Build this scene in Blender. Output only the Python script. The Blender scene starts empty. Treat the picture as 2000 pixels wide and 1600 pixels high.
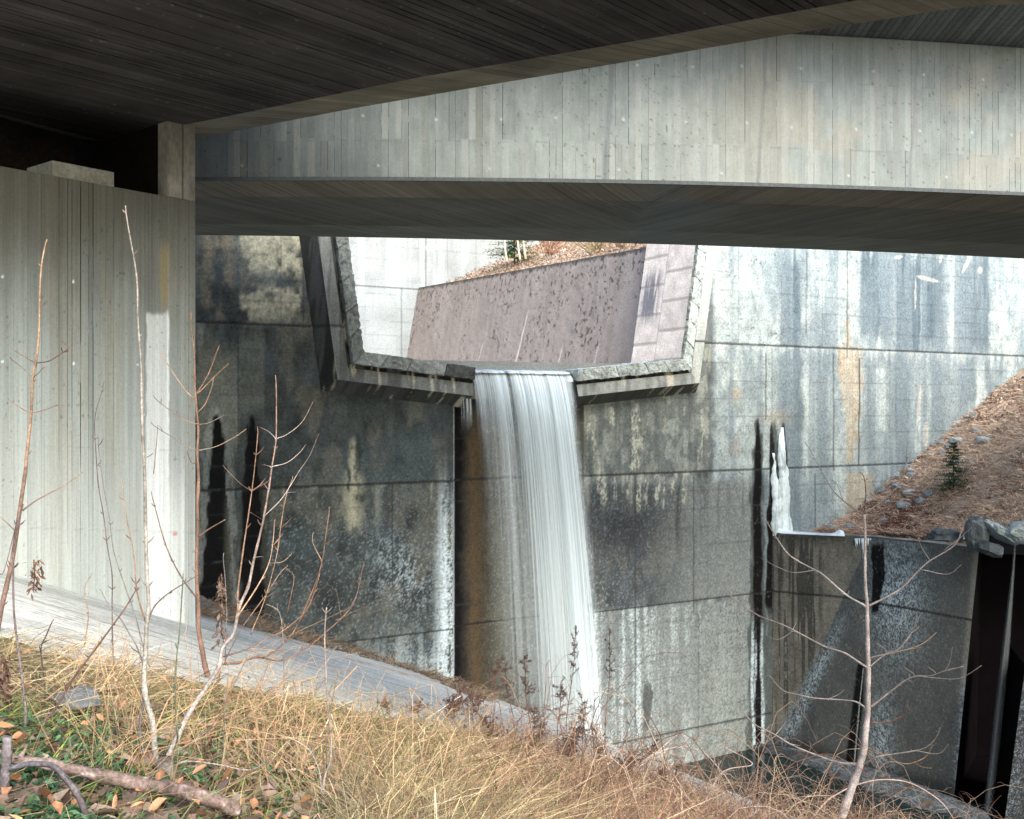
import bpy, math, random
import numpy as np
sc = bpy.context.scene
# ---------------------------------------------------------------- camera, world, sun, exposure
cd = bpy.data.cameras.new("camera"); cam = bpy.data.objects.new("camera", cd)
sc.collection.objects.link(cam); sc.camera = cam
cam.location = (0, 0, 0); cam.rotation_euler = (math.radians(90), 0, 0)
cd.sensor_width = 36; cd.lens = 36; cd.clip_start = 0.05; cd.clip_end = 2000
SUN_EL, SUN_AZ = 38, 152          # azimuth from +Y, clockwise: behind the camera
w = bpy.data.worlds.new("World"); sc.world = w; w.use_nodes = True
nt = w.node_tree; bg = nt.nodes["Background"]
sky = nt.nodes.new("ShaderNodeTexSky"); sky.sky_type = 'NISHITA'; sky.sun_disc = False
sky.sun_elevation = math.radians(SUN_EL); sky.sun_rotation = math.radians(SUN_AZ)
sky.dust_density = 2.6; sky.air_density = 1.0; sky.ozone_density = 1.0
nt.links.new(sky.outputs[0], bg.inputs[0]); bg.inputs[1].default_value = 0.15
sd = bpy.data.lights.new("sun", 'SUN'); sun = bpy.data.objects.new("sun", sd); sc.collection.objects.link(sun)
sd.energy = 0.95; sd.angle = math.radians(30); sd.color = (1.0, 0.975, 0.94)
sun.rotation_euler = (math.radians(90 - SUN_EL), 0, math.radians(180 - SUN_AZ + 0))
sc.view_settings.view_transform = 'Standard'; sc.view_settings.look = 'None'
sc.view_settings.gamma = 1; sc.view_settings.exposure = 1.85
sc.cycles.max_bounces = 6; sc.cycles.transparent_max_bounces = 12
random.seed(7); RNG = np.random.default_rng(7)

# ---------------------------------------------------------------- helpers
def tag(o, label=None, cat=None, group=None, kind=None):
    if label: o['label'] = label
    if cat: o['category'] = cat
    if group: o['group'] = group
    if kind: o['kind'] = kind
    return o
def thing(name, label, cat, loc=(0, 0, 0), group=None):
    o = bpy.data.objects.new(name, None); sc.collection.objects.link(o)
    o.location = loc; o.empty_display_size = .2
    return tag(o, label, cat, group)
TINTED = ('weathered_concrete', 'stained_dam_concrete', 'board_marked_concrete', 'near_soffit_boards', 'chamfer_boards', 'far_soffit_boards', 'girder_boards', 'abutment_boards', 'soil_and_paving', 'rough_granite', 'white_ice')
def mesh_obj(name, V, F, mat, parent=None, col=None, smooth=False, attrs=None):
    """V (n,3) world coordinates; F (m,4) or (m,3) array, or a list of both"""
    V = np.asarray(V, dtype=np.float64)
    if parent is not None: V = V - np.array(parent.location)
    if col is not None and mat.name in TINTED: col = np.asarray(col) * np.array([.965, 1.0, .985])
    Fs = F if isinstance(F, list) else [F]
    Fs = [np.asarray(f, dtype=np.int32) for f in Fs if len(f)]
    me = bpy.data.meshes.new(name)
    me.vertices.add(len(V)); me.vertices.foreach_set("co", V.astype(np.float32).ravel())
    loops = np.concatenate([f.ravel() for f in Fs])
    tot = np.concatenate([np.full(len(f), f.shape[1], dtype=np.int32) for f in Fs])
    st = np.concatenate([[0], np.cumsum(tot)[:-1]]).astype(np.int32)
    me.loops.add(len(loops)); me.loops.foreach_set("vertex_index", loops)
    me.polygons.add(len(tot)); me.polygons.foreach_set("loop_start", st)
    me.update(calc_edges=True); me.validate()
    if col is not None:
        a = me.color_attributes.new("Col", 'FLOAT_COLOR', 'POINT')
        c = np.ones((len(V), 4), dtype=np.float32); c[:, :3] = np.clip(col, 0.002, .9)
        a.data.foreach_set("color", c.ravel())
    if attrs:
        for k, v in attrs.items():
            a = me.attributes.new(k, 'FLOAT', 'POINT'); a.data.foreach_set("value", np.asarray(v, dtype=np.float32))
    me.polygons.foreach_set("use_smooth", np.full(len(tot), smooth))
    me.materials.append(mat)
    o = bpy.data.objects.new(name, me); sc.collection.objects.link(o)
    if parent is not None: o.parent = parent
    return o
def grid_faces(nu, nv, mask=None, flip=False):
    i = np.arange(nu - 1)[:, None] * nv + np.arange(nv - 1)[None, :]
    f = np.stack([i, i + nv, i + nv + 1, i + 1], -1)
    if mask is not None: f = f[mask]
    f = f.reshape(-1, 4)
    return f[:, ::-1] if flip else f
class MB:
    def __init__(s): s.V = []; s.Q = []; s.T = []; s.C = []; s.n = 0
    def add(s, V, Q=None, T=None, col=(.5, .5, .5)):
        V = np.asarray(V, float).reshape(-1, 3)
        if Q is not None and len(Q): s.Q.append(np.asarray(Q) + s.n)
        if T is not None and len(T): s.T.append(np.asarray(T) + s.n)
        c = np.asarray(col, float)
        if c.ndim == 1: c = np.tile(c, (len(V), 1))
        s.V.append(V); s.C.append(c); s.n += len(V)
    def tube(s, P, R, n=6, col=(.5, .5, .5), cap=True):
        P = np.asarray(P, float); R = np.broadcast_to(np.asarray(R, float), (len(P),))
        T = np.gradient(P, axis=0); T /= np.linalg.norm(T, axis=1)[:, None] + 1e-9
        a = np.array([0, 1, 0.01]) if abs(T[0][1]) < .8 else np.array([1, 0, .01])
        U = np.cross(T, a); U /= np.linalg.norm(U, axis=1)[:, None] + 1e-9
        W = np.cross(T, U)
        th = np.arange(n) * 2 * math.pi / n
        V = P[:, None] + R[:, None, None] * (np.cos(th)[None, :, None] * U[:, None] + np.sin(th)[None, :, None] * W[:, None])
        m = len(P); i = np.arange(m - 1)[:, None] * n; j = np.arange(n)[None]
        Q = np.stack([i + j, i + (j + 1) % n, i + n + (j + 1) % n, i + n + j], -1).reshape(-1, 4)
        V = V.reshape(-1, 3); T3 = None
        c = np.asarray(col, float)
        if c.ndim == 2: c = np.repeat(c, n, axis=0)
        else: c = np.tile(c, (len(V), 1))
        if cap:
            V = np.vstack([V, P[:1], P[-1:]]); c = np.vstack([c, c[:1], c[-1:]])
            T3 = [[m * n, (k + 1) % n, k] for k in range(n)] + [[m * n + 1, (m - 1) * n + k, (m - 1) * n + (k + 1) % n] for k in range(n)]
        s.add(V, Q, T3, c)
    def build(s, name, mat, parent=None, smooth=True):
        F = []
        if s.Q: F.append(np.concatenate(s.Q))
        if s.T: F.append(np.concatenate(s.T))
        return mesh_obj(name, np.concatenate(s.V), F, mat, parent, np.concatenate(s.C), smooth)
def _h(ix, iy, iz, seed):
    h = (ix.astype(np.int64) * 374761393 + iy.astype(np.int64) * 668265263 + iz.astype(np.int64) * 2147483647 + seed * 1274126177) & 0xffffffff
    h = ((h ^ (h >> 13)) * 1274126177) & 0xffffffff
    h = ((h ^ (h >> 16)) * 2246822519) & 0xffffffff
    return ((h ^ (h >> 15)) & 0xffffff) / float(0xffffff)
def vn(x, y, seed=0):
    x = np.asarray(x, float); y = np.asarray(y, float)
    ix = np.floor(x); iy = np.floor(y); fx = x - ix; fy = y - iy
    fx = fx * fx * (3 - 2 * fx); fy = fy * fy * (3 - 2 * fy); z = np.zeros_like(ix)
    a = _h(ix, iy, z, seed); b = _h(ix + 1, iy, z, seed); c = _h(ix, iy + 1, z, seed); d = _h(ix + 1, iy + 1, z, seed)
    return a + (b - a) * fx + (c - a) * fy + (a - b - c + d) * fx * fy
def fbm(x, y, seed=0, o=4):
    r = 0; am = .5; t = 0
    for k in range(o): r = r + am * vn(x * 2**k + 13.7 * k, y * 2**k - 7.1 * k, seed + k); t += am; am *= .55
    return r / t
def vn3(P, sc_, seed=0):
    q = P * sc_; i = np.floor(q); f = q - i; f = f * f * (3 - 2 * f); r = 0
    for dx in (0, 1):
        for dy in (0, 1):
            for dz in (0, 1):
                wgt = (f[:, 0] if dx else 1 - f[:, 0]) * (f[:, 1] if dy else 1 - f[:, 1]) * (f[:, 2] if dz else 1 - f[:, 2])
                r = r + wgt * _h(i[:, 0] + dx, i[:, 1] + dy, i[:, 2] + dz, seed)
    return r
def rough(P, amp, s1, seed=0):
    return P + amp * (np.stack([vn3(P, s1, seed + k) + .5 * vn3(P, s1 * 2.7, seed + 10 + k) + .3 * vn3(P, s1 * 6, seed + 20 + k) for k in range(3)], 1) - .9)
def sm(a, b, x):
    t = np.clip((x - a) / (b - a), 0, 1); return t * t * (3 - 2 * t)
def box(x, a, b, f): return sm(a - f, a + f, x) * (1 - sm(b - f, b + f, x))
def mix(c, k, m): return c * (1 - m[..., None]) + np.asarray(k, float) * m[..., None]
def rr(i, seed=0): return _h(np.asarray(i, float), np.asarray(i, float) * 0 + 3, np.asarray(i, float) * 0, seed)
def PT(px, py, d): return np.array([(px - 1000) / 2000 * d, d, (800 - py) / 2000 * d])
def proj(P): return 1000 + 2000 * P[..., 0] / P[..., 1], 800 - 2000 * P[..., 2] / P[..., 1]

# ---------------------------------------------------------------- materials
def mat_col(name, rough_=.85, fine=25., finek=.25, bump=.3, bscale=60., spec=.3, stretch=(1, 1, 1), bdist=.02, pits=0.):
    m = bpy.data.materials.new(name); m.use_nodes = True; n = m.node_tree.nodes; l = m.node_tree.links
    b = n["Principled BSDF"]; at = n.new("ShaderNodeAttribute"); at.attribute_name = "Col"
    tc = n.new("ShaderNodeTexCoord"); mp = n.new("ShaderNodeMapping"); mp.inputs['Scale'].default_value = stretch
    l.new(tc.outputs['Object'], mp.inputs[0])
    no = n.new("ShaderNodeTexNoise"); no.inputs['Scale'].default_value = fine; no.inputs['Detail'].default_value = 5; no.inputs['Roughness'].default_value = .65
    l.new(mp.outputs[0], no.inputs[0])
    mr = n.new("ShaderNodeMapRange"); mr.inputs[1].default_value = .3; mr.inputs[2].default_value = .7
    mr.inputs[3].default_value = 1 - finek; mr.inputs[4].default_value = 1 + finek
    l.new(no.outputs[0], mr.inputs[0])
    mu = n.new("ShaderNodeVectorMath"); mu.operation = 'SCALE'
    l.new(at.outputs['Color'], mu.inputs[0]); l.new(mr.outputs[0], mu.inputs['Scale'])
    l.new(mu.outputs[0], b.inputs['Base Color'])
    b.inputs['Roughness'].default_value = rough_; b.inputs['Specular IOR Level'].default_value = spec
    n2 = n.new("ShaderNodeTexNoise"); n2.inputs['Scale'].default_value = bscale; n2.inputs['Detail'].default_value = 6
    l.new(mp.outputs[0], n2.inputs[0])
    bp = n.new("ShaderNodeBump"); bp.inputs['Strength'].default_value = bump; bp.inputs['Distance'].default_value = bdist
    l.new(n2.outputs[0], bp.inputs['Height']); l.new(bp.outputs[0], b.inputs['Normal'])
    return m
M_conc = mat_col("weathered_concrete", .88, 22, .28, .35, 45, .25)
M_dam = mat_col("stained_dam_concrete", .8, 16, .35, .5, 30, .12, bdist=.03)
M_black = mat_col("stained_shade_black", .9, 16, .3, .1, 30, .03)
M_board = mat_col("board_marked_concrete", .9, 30, .22, .35, 60, .2, stretch=(1, 1, .25))
M_sof = mat_col("dark_soffit_concrete", .9, 26, .3, .3, 50, .2)
M_stone = mat_col("rough_granite", .85, 30, .4, .6, 40, .3, bdist=.03)
M_bark = mat_col("smooth_bark", .8, 90, .55, .6, 160, .15, bdist=.004)
M_soil = mat_col("soil_and_paving", .95, 30, .3, .5, 60, .15, bdist=.02)
M_blade = mat_col("dry_grass_blades", .8, 8, .25, 0, 60, .2)
M_leaf = mat_col("leaves", .6, 60, .25, .1, 60, .35)
def mat_boards(name, lw=.11, thr=.35, tonek=.25, streak=.3, rough_=.9, linedark=.18, spec=.12, pit=.0, fine=(6, .9), bump=.35):
    """board marks: attribute bd = board coordinate (1 per board), al = metres along the board, tier = panel row, lk = line strength"""
    m = bpy.data.materials.new(name); m.use_nodes = True; n = m.node_tree.nodes; l = m.node_tree.links; b = n["Principled BSDF"]
    def at(k): a = n.new("ShaderNodeAttribute"); a.attribute_name = k; return a
    def ma(op, a, b_=None, c=None):
        x = n.new("ShaderNodeMath"); x.operation = op
        for i, v in enumerate((a, b_, c)):
            if v is None: continue
            if isinstance(v, (int, float)): x.inputs[i].default_value = v
            else: l.new(v, x.inputs[i])
        return x.outputs[0]
    bd, al, ti, lk, co = at("bd").outputs['Fac'], at("al").outputs['Fac'], at("tier").outputs['Fac'], at("lk").outputs['Fac'], at("Col").outputs['Color']
    fl = ma('FLOOR', bd); fr = ma('FRACT', bd); ti = ma('ROUND', ti)
    def wn(sd):
        w_ = n.new("ShaderNodeTexWhiteNoise"); w_.noise_dimensions = '3D'; c = n.new("ShaderNodeCombineXYZ"); l.new(fl, c.inputs[0]); l.new(ti, c.inputs[1]); c.inputs[2].default_value = sd; l.new(c.outputs[0], w_.inputs['Vector']); return w_.outputs['Value']
    t1, t2, t3 = wn(1.5), wn(7.5), wn(11.5)
    cv = n.new("ShaderNodeCombineXYZ"); l.new(ma('MULTIPLY', bd, fine[0] * .3), cv.inputs[0]); l.new(ma('MULTIPLY', al, fine[1]), cv.inputs[1]); l.new(ma('MULTIPLY', fl, 3.7), cv.inputs[2])
    no = n.new("ShaderNodeTexNoise"); no.inputs['Scale'].default_value = 1.6; no.inputs['Detail'].default_value = 6; no.inputs['Roughness'].default_value = .7; l.new(cv.outputs[0], no.inputs[0])
    tc = n.new("ShaderNodeTexCoord"); n2 = n.new("ShaderNodeTexNoise"); n2.inputs['Scale'].default_value = 32; n2.inputs['Detail'].default_value = 6; n2.inputs['Roughness'].default_value = .7; l.new(tc.outputs['Object'], n2.inputs[0])
    n3 = n.new("ShaderNodeTexNoise"); n3.inputs['Scale'].default_value = 3.2; n3.inputs['Detail'].default_value = 3; l.new(cv.outputs[0], n3.inputs[0])
    k = ma('MULTIPLY_ADD', ma('SUBTRACT', t1, .5), tonek, 1.0)
    k = ma('MULTIPLY', k, ma('MULTIPLY_ADD', ma('SUBTRACT', no.outputs[0], .5), streak * 2.4, 1.0))
    k = ma('MULTIPLY', k, ma('MULTIPLY_ADD', ma('SUBTRACT', n2.outputs[0], .5), .55, 1.0))
    wid = ma('MULTIPLY', t3, lw); ln = ma('LESS_THAN', fr, wid); ln = ma('MULTIPLY', ln, ma('GREATER_THAN', t2, thr)); ln = ma('MULTIPLY', ln, ma('GREATER_THAN', n3.outputs[0], .42)); ln = ma('MULTIPLY', ln, lk)
    k = ma('MULTIPLY', k, ma('MULTIPLY_ADD', ln, linedark - 1, 1.0))
    vm = n.new("ShaderNodeVectorMath"); vm.operation = 'SCALE'; l.new(co, vm.inputs[0]); l.new(k, vm.inputs['Scale']); l.new(vm.outputs[0], b.inputs['Base Color'])
    b.inputs['Roughness'].default_value = rough_; b.inputs['Specular IOR Level'].default_value = spec
    hgt = ma('ADD', ma('MULTIPLY', t1, .5), ma('ADD', ma('MULTIPLY', ln, -.8), ma('ADD', ma('MULTIPLY', no.outputs[0], .35), ma('MULTIPLY', n2.outputs[0], .3))))
    bp = n.new("ShaderNodeBump"); bp.inputs['Strength'].default_value = bump; bp.inputs['Distance'].default_value = .012; l.new(hgt, bp.inputs['Height']); l.new(bp.outputs[0], b.inputs['Normal'])
    return m
MB_near = mat_boards("near_soffit_boards", .30, .25, .5, .5, linedark=.2, spec=.1)
MB_cham = mat_boards("chamfer_boards", .10, .3, .35, .35, linedark=.25, spec=.1)
MB_far = mat_boards("far_soffit_boards", .14, .4, .22, .30, linedark=.25, spec=.1)
MB_web = mat_boards("girder_boards", .10, .45, .15, .22, linedark=.3, spec=.12, fine=(4, 1.2), bump=.3)
MB_abut = mat_boards("abutment_boards", .22, .35, .16, .34, linedark=.14, spec=.1, fine=(3, .35), bump=.5)
def mat_water(name, col, rough_, scale, bump, spec=.5):
    m = bpy.data.materials.new(name); m.use_nodes = True; n = m.node_tree.nodes; l = m.node_tree.links
    b = n["Principled BSDF"]; b.inputs['Base Color'].default_value = (*col, 1); b.inputs['Roughness'].default_value = rough_
    b.inputs['Specular IOR Level'].default_value = spec
    tc = n.new("ShaderNodeTexCoord"); no = n.new("ShaderNodeTexNoise"); no.inputs['Scale'].default_value = scale; no.inputs['Detail'].default_value = 4
    l.new(tc.outputs['Object'], no.inputs[0]); bp = n.new("ShaderNodeBump"); bp.inputs['Strength'].default_value = bump; bp.inputs['Distance'].default_value = .05
    l.new(no.outputs[0], bp.inputs['Height']); l.new(bp.outputs[0], b.inputs['Normal'])
    return m
M_pool = mat_water("dark_pool_water", (.008, .020, .020), .08, 3, .25, .3)
def mat_fall(name):
    m = bpy.data.materials.new(name); m.use_nodes = True; n = m.node_tree.nodes; l = m.node_tree.links
    b = n["Principled BSDF"]; out = n["Material Output"]
    b.inputs['Base Color'].default_value = (.80, .90, .905, 1); b.inputs['Roughness'].default_value = .35
    b.inputs['Specular IOR Level'].default_value = .3
    tl = n.new("ShaderNodeBsdfTranslucent"); tl.inputs[0].default_value = (.8, .92, .92, 1)
    m1 = n.new("ShaderNodeMixShader"); m1.inputs[0].default_value = .08
    l.new(b.outputs[0], m1.inputs[1]); l.new(tl.outputs[0], m1.inputs[2])
    tr = n.new("ShaderNodeBsdfTransparent"); at = n.new("ShaderNodeAttribute"); at.attribute_name = "cover"
    m2 = n.new("ShaderNodeMixShader"); l.new(at.outputs['Fac'], m2.inputs[0])
    l.new(tr.outputs[0], m2.inputs[1]); l.new(m1.outputs[0], m2.inputs[2]); l.new(m2.outputs[0], out.inputs[0])
    return m
M_fall = mat_fall("falling_water")

# ---------------------------------------------------------------- terrain: near bank (a sloping plane)
def bank_z(x, y):
    z = -.941 - .348 * x - .2526 * y
    r = np.sqrt(np.square(x) + np.square(y)); z = z - .65 * (1 - sm(.5, 3.0, r))
    return z
def bank_edge(y): return -1.62 + (28.2 - y) * .727
GB = np.array([(-600, 1170), (0, 1262), (200, 1305), (400, 1342), (600, 1378), (700, 1404), (850, 1430), (1000, 1460), (1150, 1505), (1250, 1535), (1400, 1590), (1560, 1660), (2600, 2050)])
def bank_hit(px, py):
    u = (px - 1000) / 2000; v = (800 - py) / 2000
    y = .941 / (-v - .2526 - .348 * u); return u * y, y, v * y
# ---------------------------------------------------------------- dam frame
P0 = np.array([1.5, 30.0]); E = np.array([1.75, 1.0]); E /= np.linalg.norm(E); NB = np.array([-E[1], E[0]])
def dam_pt(s, z, n=0):
    s, z, n = np.broadcast_arrays(np.asarray(s, float), np.asarray(z, float), np.asarray(n, float))
    return np.stack([P0[0] + s * E[0] + n * NB[0], P0[1] + s * E[1] + n * NB[1], z], -1)
def wc(px, py, n=0):
    u = (px - 1000) / 2000; O = P0 + n * NB
    s = (u * O[1] - O[0]) / (E[0] - u * E[1]); d = O[1] + s * E[1]
    return s, (800 - py) / 2000 * d
JZ = [-10.1, -6.05, -1.97, 2.13, 6.2]
sL = wc(886, 1000)[0]; sR = wc(1140, 1000, 0)[0]; s0 = -12.5; s1 = 24.0; sC = wc(1507, 1200)[0]
zB, zT = -11.6, 7.6
A_ = (wc(662, 330, -.55)); B_ = wc(710, 688, -.55); C_ = wc(930, 718, -.55)
D_ = wc(1127, 722, -.55); E_ = wc(1335, 702, -.55); F_ = wc(1376, 380, -.55)
def ext(a, b, z):
    k = (z - a[1]) / (b[1] - a[1]); return (a[0] + (b[0] - a[0]) * k, z)
A_ = ext(B_, A_, zT + .1); F_ = ext(E_, F_, zT + .1)

def panel_lines(S, Z, seed, cw=1.9, rh=.58):
    """form panel grid: tone per panel and dark seam lines"""
    lift = np.zeros_like(Z); z_in = np.zeros_like(Z)
    for i, j in enumerate(JZ): lift = np.where(Z > j, i + 1, lift); z_in = np.where(Z > j, Z - j, z_in)
    z_in = np.where(Z <= JZ[0], Z + 14.2, z_in)
    off = rr(lift, seed) * 3
    q = (S + off) / cw; jit = (rr(np.floor(q + .5) + lift * 31, seed + 1) - .5) * .5
    colx = np.floor(q + .5 * 0); dcol = np.abs(q - np.round(q) - jit * 0) * cw
    row = np.floor(z_in / rh); drow = np.abs(z_in / rh - np.round(z_in / rh)) * rh
    tone = _h(colx + 5, row + lift * 11, lift, seed + 3)
    rstr = _h(colx, np.round(z_in / rh) + lift * 7, lift, seed + 4)
    cstr = rr(np.round(q) + lift * 17, seed + 5)
    wob = fbm(S * 2.0, Z * 2.0, seed + 6, 2)
    line = (1 - sm(.008, .04, drow)) * rstr * (wob > .36) + (1 - sm(.006, .035, dcol)) * (cstr * .9)
    return tone, np.clip(line, 0, 1)
def spike(PX, PY, cx, tip, bot, w0, w1, f=3.):
    """a seep streak: pointed at the tip, widening downward"""
    h = np.clip((PY - tip) / (bot - tip), 0, 1)
    wdt = w0 * np.sqrt(np.clip(h * 6, 0, 1)) + w1 * h
    wob = (fbm(PX * .01, PY * .02, 91, 3) - .5) * 7
    d = np.abs(PX + wob - cx) - wdt + (fbm(PX * .16, PY * .035, 97, 3) - .5) * (3 + .35 * w0 + .25 * w1) * (.7 if w0 < 8 else 1.4)
    return (1 - sm(-f, f, d)) * sm(tip - 2, tip + 10, PY) * (1 - sm(bot - 20, bot + 8, PY))
def drips(S, Z, seed, w, thr=.0, lmin=.3, lmax=3.4, pw=2.0):
    d = np.full(Z.shape, 9.); 
    for j in JZ + [10.3]: d = np.where((Z <= j) & (j - Z < d), j - Z, d)
    lift = np.round((Z + d) * 3); out = np.zeros_like(Z); wob = (fbm(S * 3, Z * .9, seed, 3) - .5) * w * .7 + (fbm(S * 12, Z * 3, seed + 1, 2) - .5) * w * .25
    i = np.floor(S / w)
    for di in (-1, 0, 1):
        c = i + di; r1 = _h(c, lift, c * 0, seed); r2 = _h(c, lift, c * 0 + 1, seed); r3 = _h(c, lift, c * 0 + 2, seed); r4 = _h(c, lift, c * 0 + 3, seed)
        L = lmin + lmax * r1**pw; wd = w * (.10 + .30 * r2) * (1.05 - .5 * np.clip(d / L, 0, 1))
        out = np.maximum(out, np.exp(-((S + wob - (c + .2 + .6 * r3) * w) / wd)**2) * (1 - sm(L * .35, L, d)) * (r4 > thr) * (.5 + .5 * r4))
    return out
def dam_color(PX, PY, S, Z):
    n1 = fbm(S * .9, Z * .9, 1); n2 = fbm(S * 3.1, Z * 2.2, 5); fine = fbm(S * 11, Z * 9, 9, 3)
    st = fbm(S * 2.6, Z * .16, 20, 4); st2 = fbm(S * 7, Z * .35, 25, 3)
    sp = np.random.default_rng(3).random(PX.shape) * .6 + .4 * vn(S * 20, Z * 18, 31); sp2 = np.random.default_rng(4).random(PX.shape) * .55 + .45 * vn(S * 11, Z * 6, 35)
    W = PX + (n2 - .5) * 16
    tone, line = panel_lines(S, Z, 3)
    # right hand light face
    c = np.ones(PX.shape + (3,)) * np.array([.42, .45, .43]) * ((.56 + .68 * n2) * (.75 + .5 * fbm(S * 6, Z * 6, 88, 4)))[..., None]
    c *= (.93 + .12 * tone)[..., None]
    c = mix(c, (.56, .53, .42), .5 * sm(.55, .75, n1) * sm(860, 700, PX * 0 + PY * 0 + 800))
    d1 = drips(S, Z, 301, .38); d2 = drips(S, Z, 311, .9, .3, 1, 4); d3 = drips(S, Z, 321, .22, .35, .1, 1.3); dw = drips(S, Z, 331, .34, .62, .15, 1.6)
    c = mix(c, (.17, .20, .21), np.clip(d1 * .5 + d2 * .55 + d3 * .4, 0, 1) * .8); c = mix(c, (.56, .57, .53), dw * .5)
    # blue grey water streaks on the right
    k = 0
    for (a, b, t, bo, s_) in ((1372, 1394, 560, 960, .95), (1526, 1566, 500, 1046, .8), (1600, 1622, 600, 1000, .55), (1680, 1745, 490, 660, .85),
                              (1752, 1800, 490, 700, .95), (1800, 1850, 490, 690, .85), (1872, 1932, 490, 700, .8), (1690, 1712, 700, 900, .6), (1745, 1782, 700, 930, .75),
                              (1812, 1850, 700, 860, .7), (1876, 1900, 690, 800, .7), (1920, 1960, 700, 780, .5), (1565, 1600, 950, 1045, .35), (1400, 1500, 940, 1500, .62), (1500, 1530, 1000, 1500, .5), (1446, 1470, 690, 800, .3)):
        k = np.maximum(k, box(PX + (st - .5) * 20 + (n2 - .5) * 8, a, b, 7) * box(PY + (st2 - .5) * 60, t, bo, 26) * s_)
    k = np.clip(k * (.82 + .5 * st2), 0, 1)
    c = mix(c, (.115, .145, .165), k)
    c = mix(c, (.20, .23, .245), .65 * sm(.50, .62, st) * (PX > 1395))
    c = mix(c, (.20, .235, .25), .5 * sm(.5, .62, fbm(S * 1.1, Z * .5, 93)) * (PX > 1395))
    # middle area between fall and right face
    mid = (1 - sm(1380, 1402, W)) * sm(1100, 1110, PX)
    up = mid * (1 - sm(925, 955, PY + (n2 - .5) * 16))
    cu = np.array([.22, .225, .20]) * (.55 + .95 * st2)[..., None]
    cu = mix(cu, (.38, .36, .29), .45 * sm(.54, .70, st)); cu = mix(cu, (.09, .10, .10), .6 * sm(.58, .42, n2)); cu = mix(cu, (.06, .065, .06), np.clip(d1 * .8 + d3 * .5, 0, 1) * .8); cu = mix(cu, (.5, .46, .36), dw * .7)
    c = mix(c, (0, 0, 0), up) + cu * up[..., None]
    low = sm(1100, 1110, PX) * (1 - sm(1440, 1500, W)) * sm(925, 955, PY + (n2 - .5) * 16)
    cl = np.array([.10, .106, .108]) * (.55 + .9 * n2)[..., None]; cl = mix(cl, (.17, .155, .13), .6 * sm(.5, .66, fbm(S * 1.9, Z * .7, 145)))
    cl = mix(cl, (.24, .245, .23), .75 * sm(1240, 1400, PX)); cl = mix(cl, (.045, .05, .05), np.clip(d1 * .6 + d2 * .5, 0, 1) * .8); cl = mix(cl, (.45, .42, .34), dw * .6)
    cl = mix(cl, (.055, .055, .06), .9 * np.exp(-((PX - 1215) / 75)**2 - ((PY - 1035) / 55)**2))
    cl = mix(cl, (.44, .47, .47), sm(.62, .85, sp) * (.20 + .6 * np.exp(-((PX - 1170) / 60)**2) * sm(1050, 1300, PY)))
    lw = sm(1186, 1200, PY + (PX - 1170) * .075)
    cl = mix(cl, np.array([.25, .26, .235]), lw * (.45 + .5 * fine))
    cl = mix(cl, (.60, .64, .64), lw * np.clip(sm(.42, .62, .5 * sp2 + .5 * st2) * np.exp(-(np.clip(PX - 1170, 0, 999) / 170)**2) * 1.1, 0, 1))
    cl = mix(cl, (.10, .10, .09), lw * .6 * sm(.60, .72, sp2))
    cl = mix(cl, (.09, .09, .085), .85 * box(W, 1257, 1272, 2) * box(PY, 1335, 1425, 8))
    c = mix(c, (0, 0, 0), low) + cl * low[..., None]
    # beige lime streaks
    k = 0
    for (cx, a, b, w_) in ((1170, 900, 960, 5), (1180, 935, 985, 9), (1200, 935, 985, 3), (1224, 930, 976, 4), (1247, 940, 1000, 6), (1262, 935, 995, 4), (1283, 930, 985, 6), (1312, 925, 960, 3), (1337, 930, 990, 4),
                           (1196, 785, 830, 5), (1240, 800, 920, 11), (1250, 845, 875, 7), (1336, 780, 815, 3), (1372, 795, 900, 3), (1150, 815, 860, 4), (1366, 880, 915, 3), (770, 780, 900, 5), (812, 948, 1010, 3), (840, 945, 975, 3), (640, 790, 820, 2),
                           (765, 860, 920, 3), (1295, 930, 990, 3), (1160, 830, 900, 3)):
        k = np.maximum(k, box(PX + (fbm(S * 9, Z * 3, 41, 3) - .5) * 13, cx - w_ * .7, cx + w_ * .7, 2.5) * box(PY + (st2 - .5) * 25, a, b, 9) * sm(.32, .5, fbm(S * 16, Z * 7, 44, 2)))
    c = mix(c, (.50, .47, .38), k * sm(.25, .6, fbm(S * 22, Z * 16, 48, 3)) * .95)
    # left dark face
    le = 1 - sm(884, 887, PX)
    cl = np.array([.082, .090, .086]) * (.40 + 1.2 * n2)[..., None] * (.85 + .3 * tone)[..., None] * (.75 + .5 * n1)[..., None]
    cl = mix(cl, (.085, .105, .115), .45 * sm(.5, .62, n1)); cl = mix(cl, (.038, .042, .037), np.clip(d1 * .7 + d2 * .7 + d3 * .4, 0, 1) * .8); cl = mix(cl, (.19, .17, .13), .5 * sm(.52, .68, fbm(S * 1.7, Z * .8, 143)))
    up = (1 - sm(600, 650, PY + (n2 - .5) * 30))
    cl = mix(cl, (.50, .45, .32), np.clip(up * box(PX + (n2 - .5) * 30, 470, 590, 6) * sm(.3, .5, n2 + .25 * (tone - .5)) * (1 - .85 * box(PY, 535, 560, 12) * sm(.35, .55, n1)), 0, 1) * .72 * (.4 + .8 * fine)); cl = mix(cl, (.36, .345, .28), dw * .55 * (PX < 884))
    cl = mix(cl, (.26, .20, .13), up * box(PX, 395, 455, 10) * .6 * sm(.35, .6, n2))
    cl = mix(cl, (.27, .255, .20), .75 * box(PX + (n2 - .5) * 20, 385, 465, 4) * box(PY, 690, 880, 20) * (.4 + .6 * tone))
    cl = mix(cl, (.23, .22, .165), .6 * box(PX, 466, 520, 8) * box(PY, 660, 800, 30) * (tone))
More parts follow.
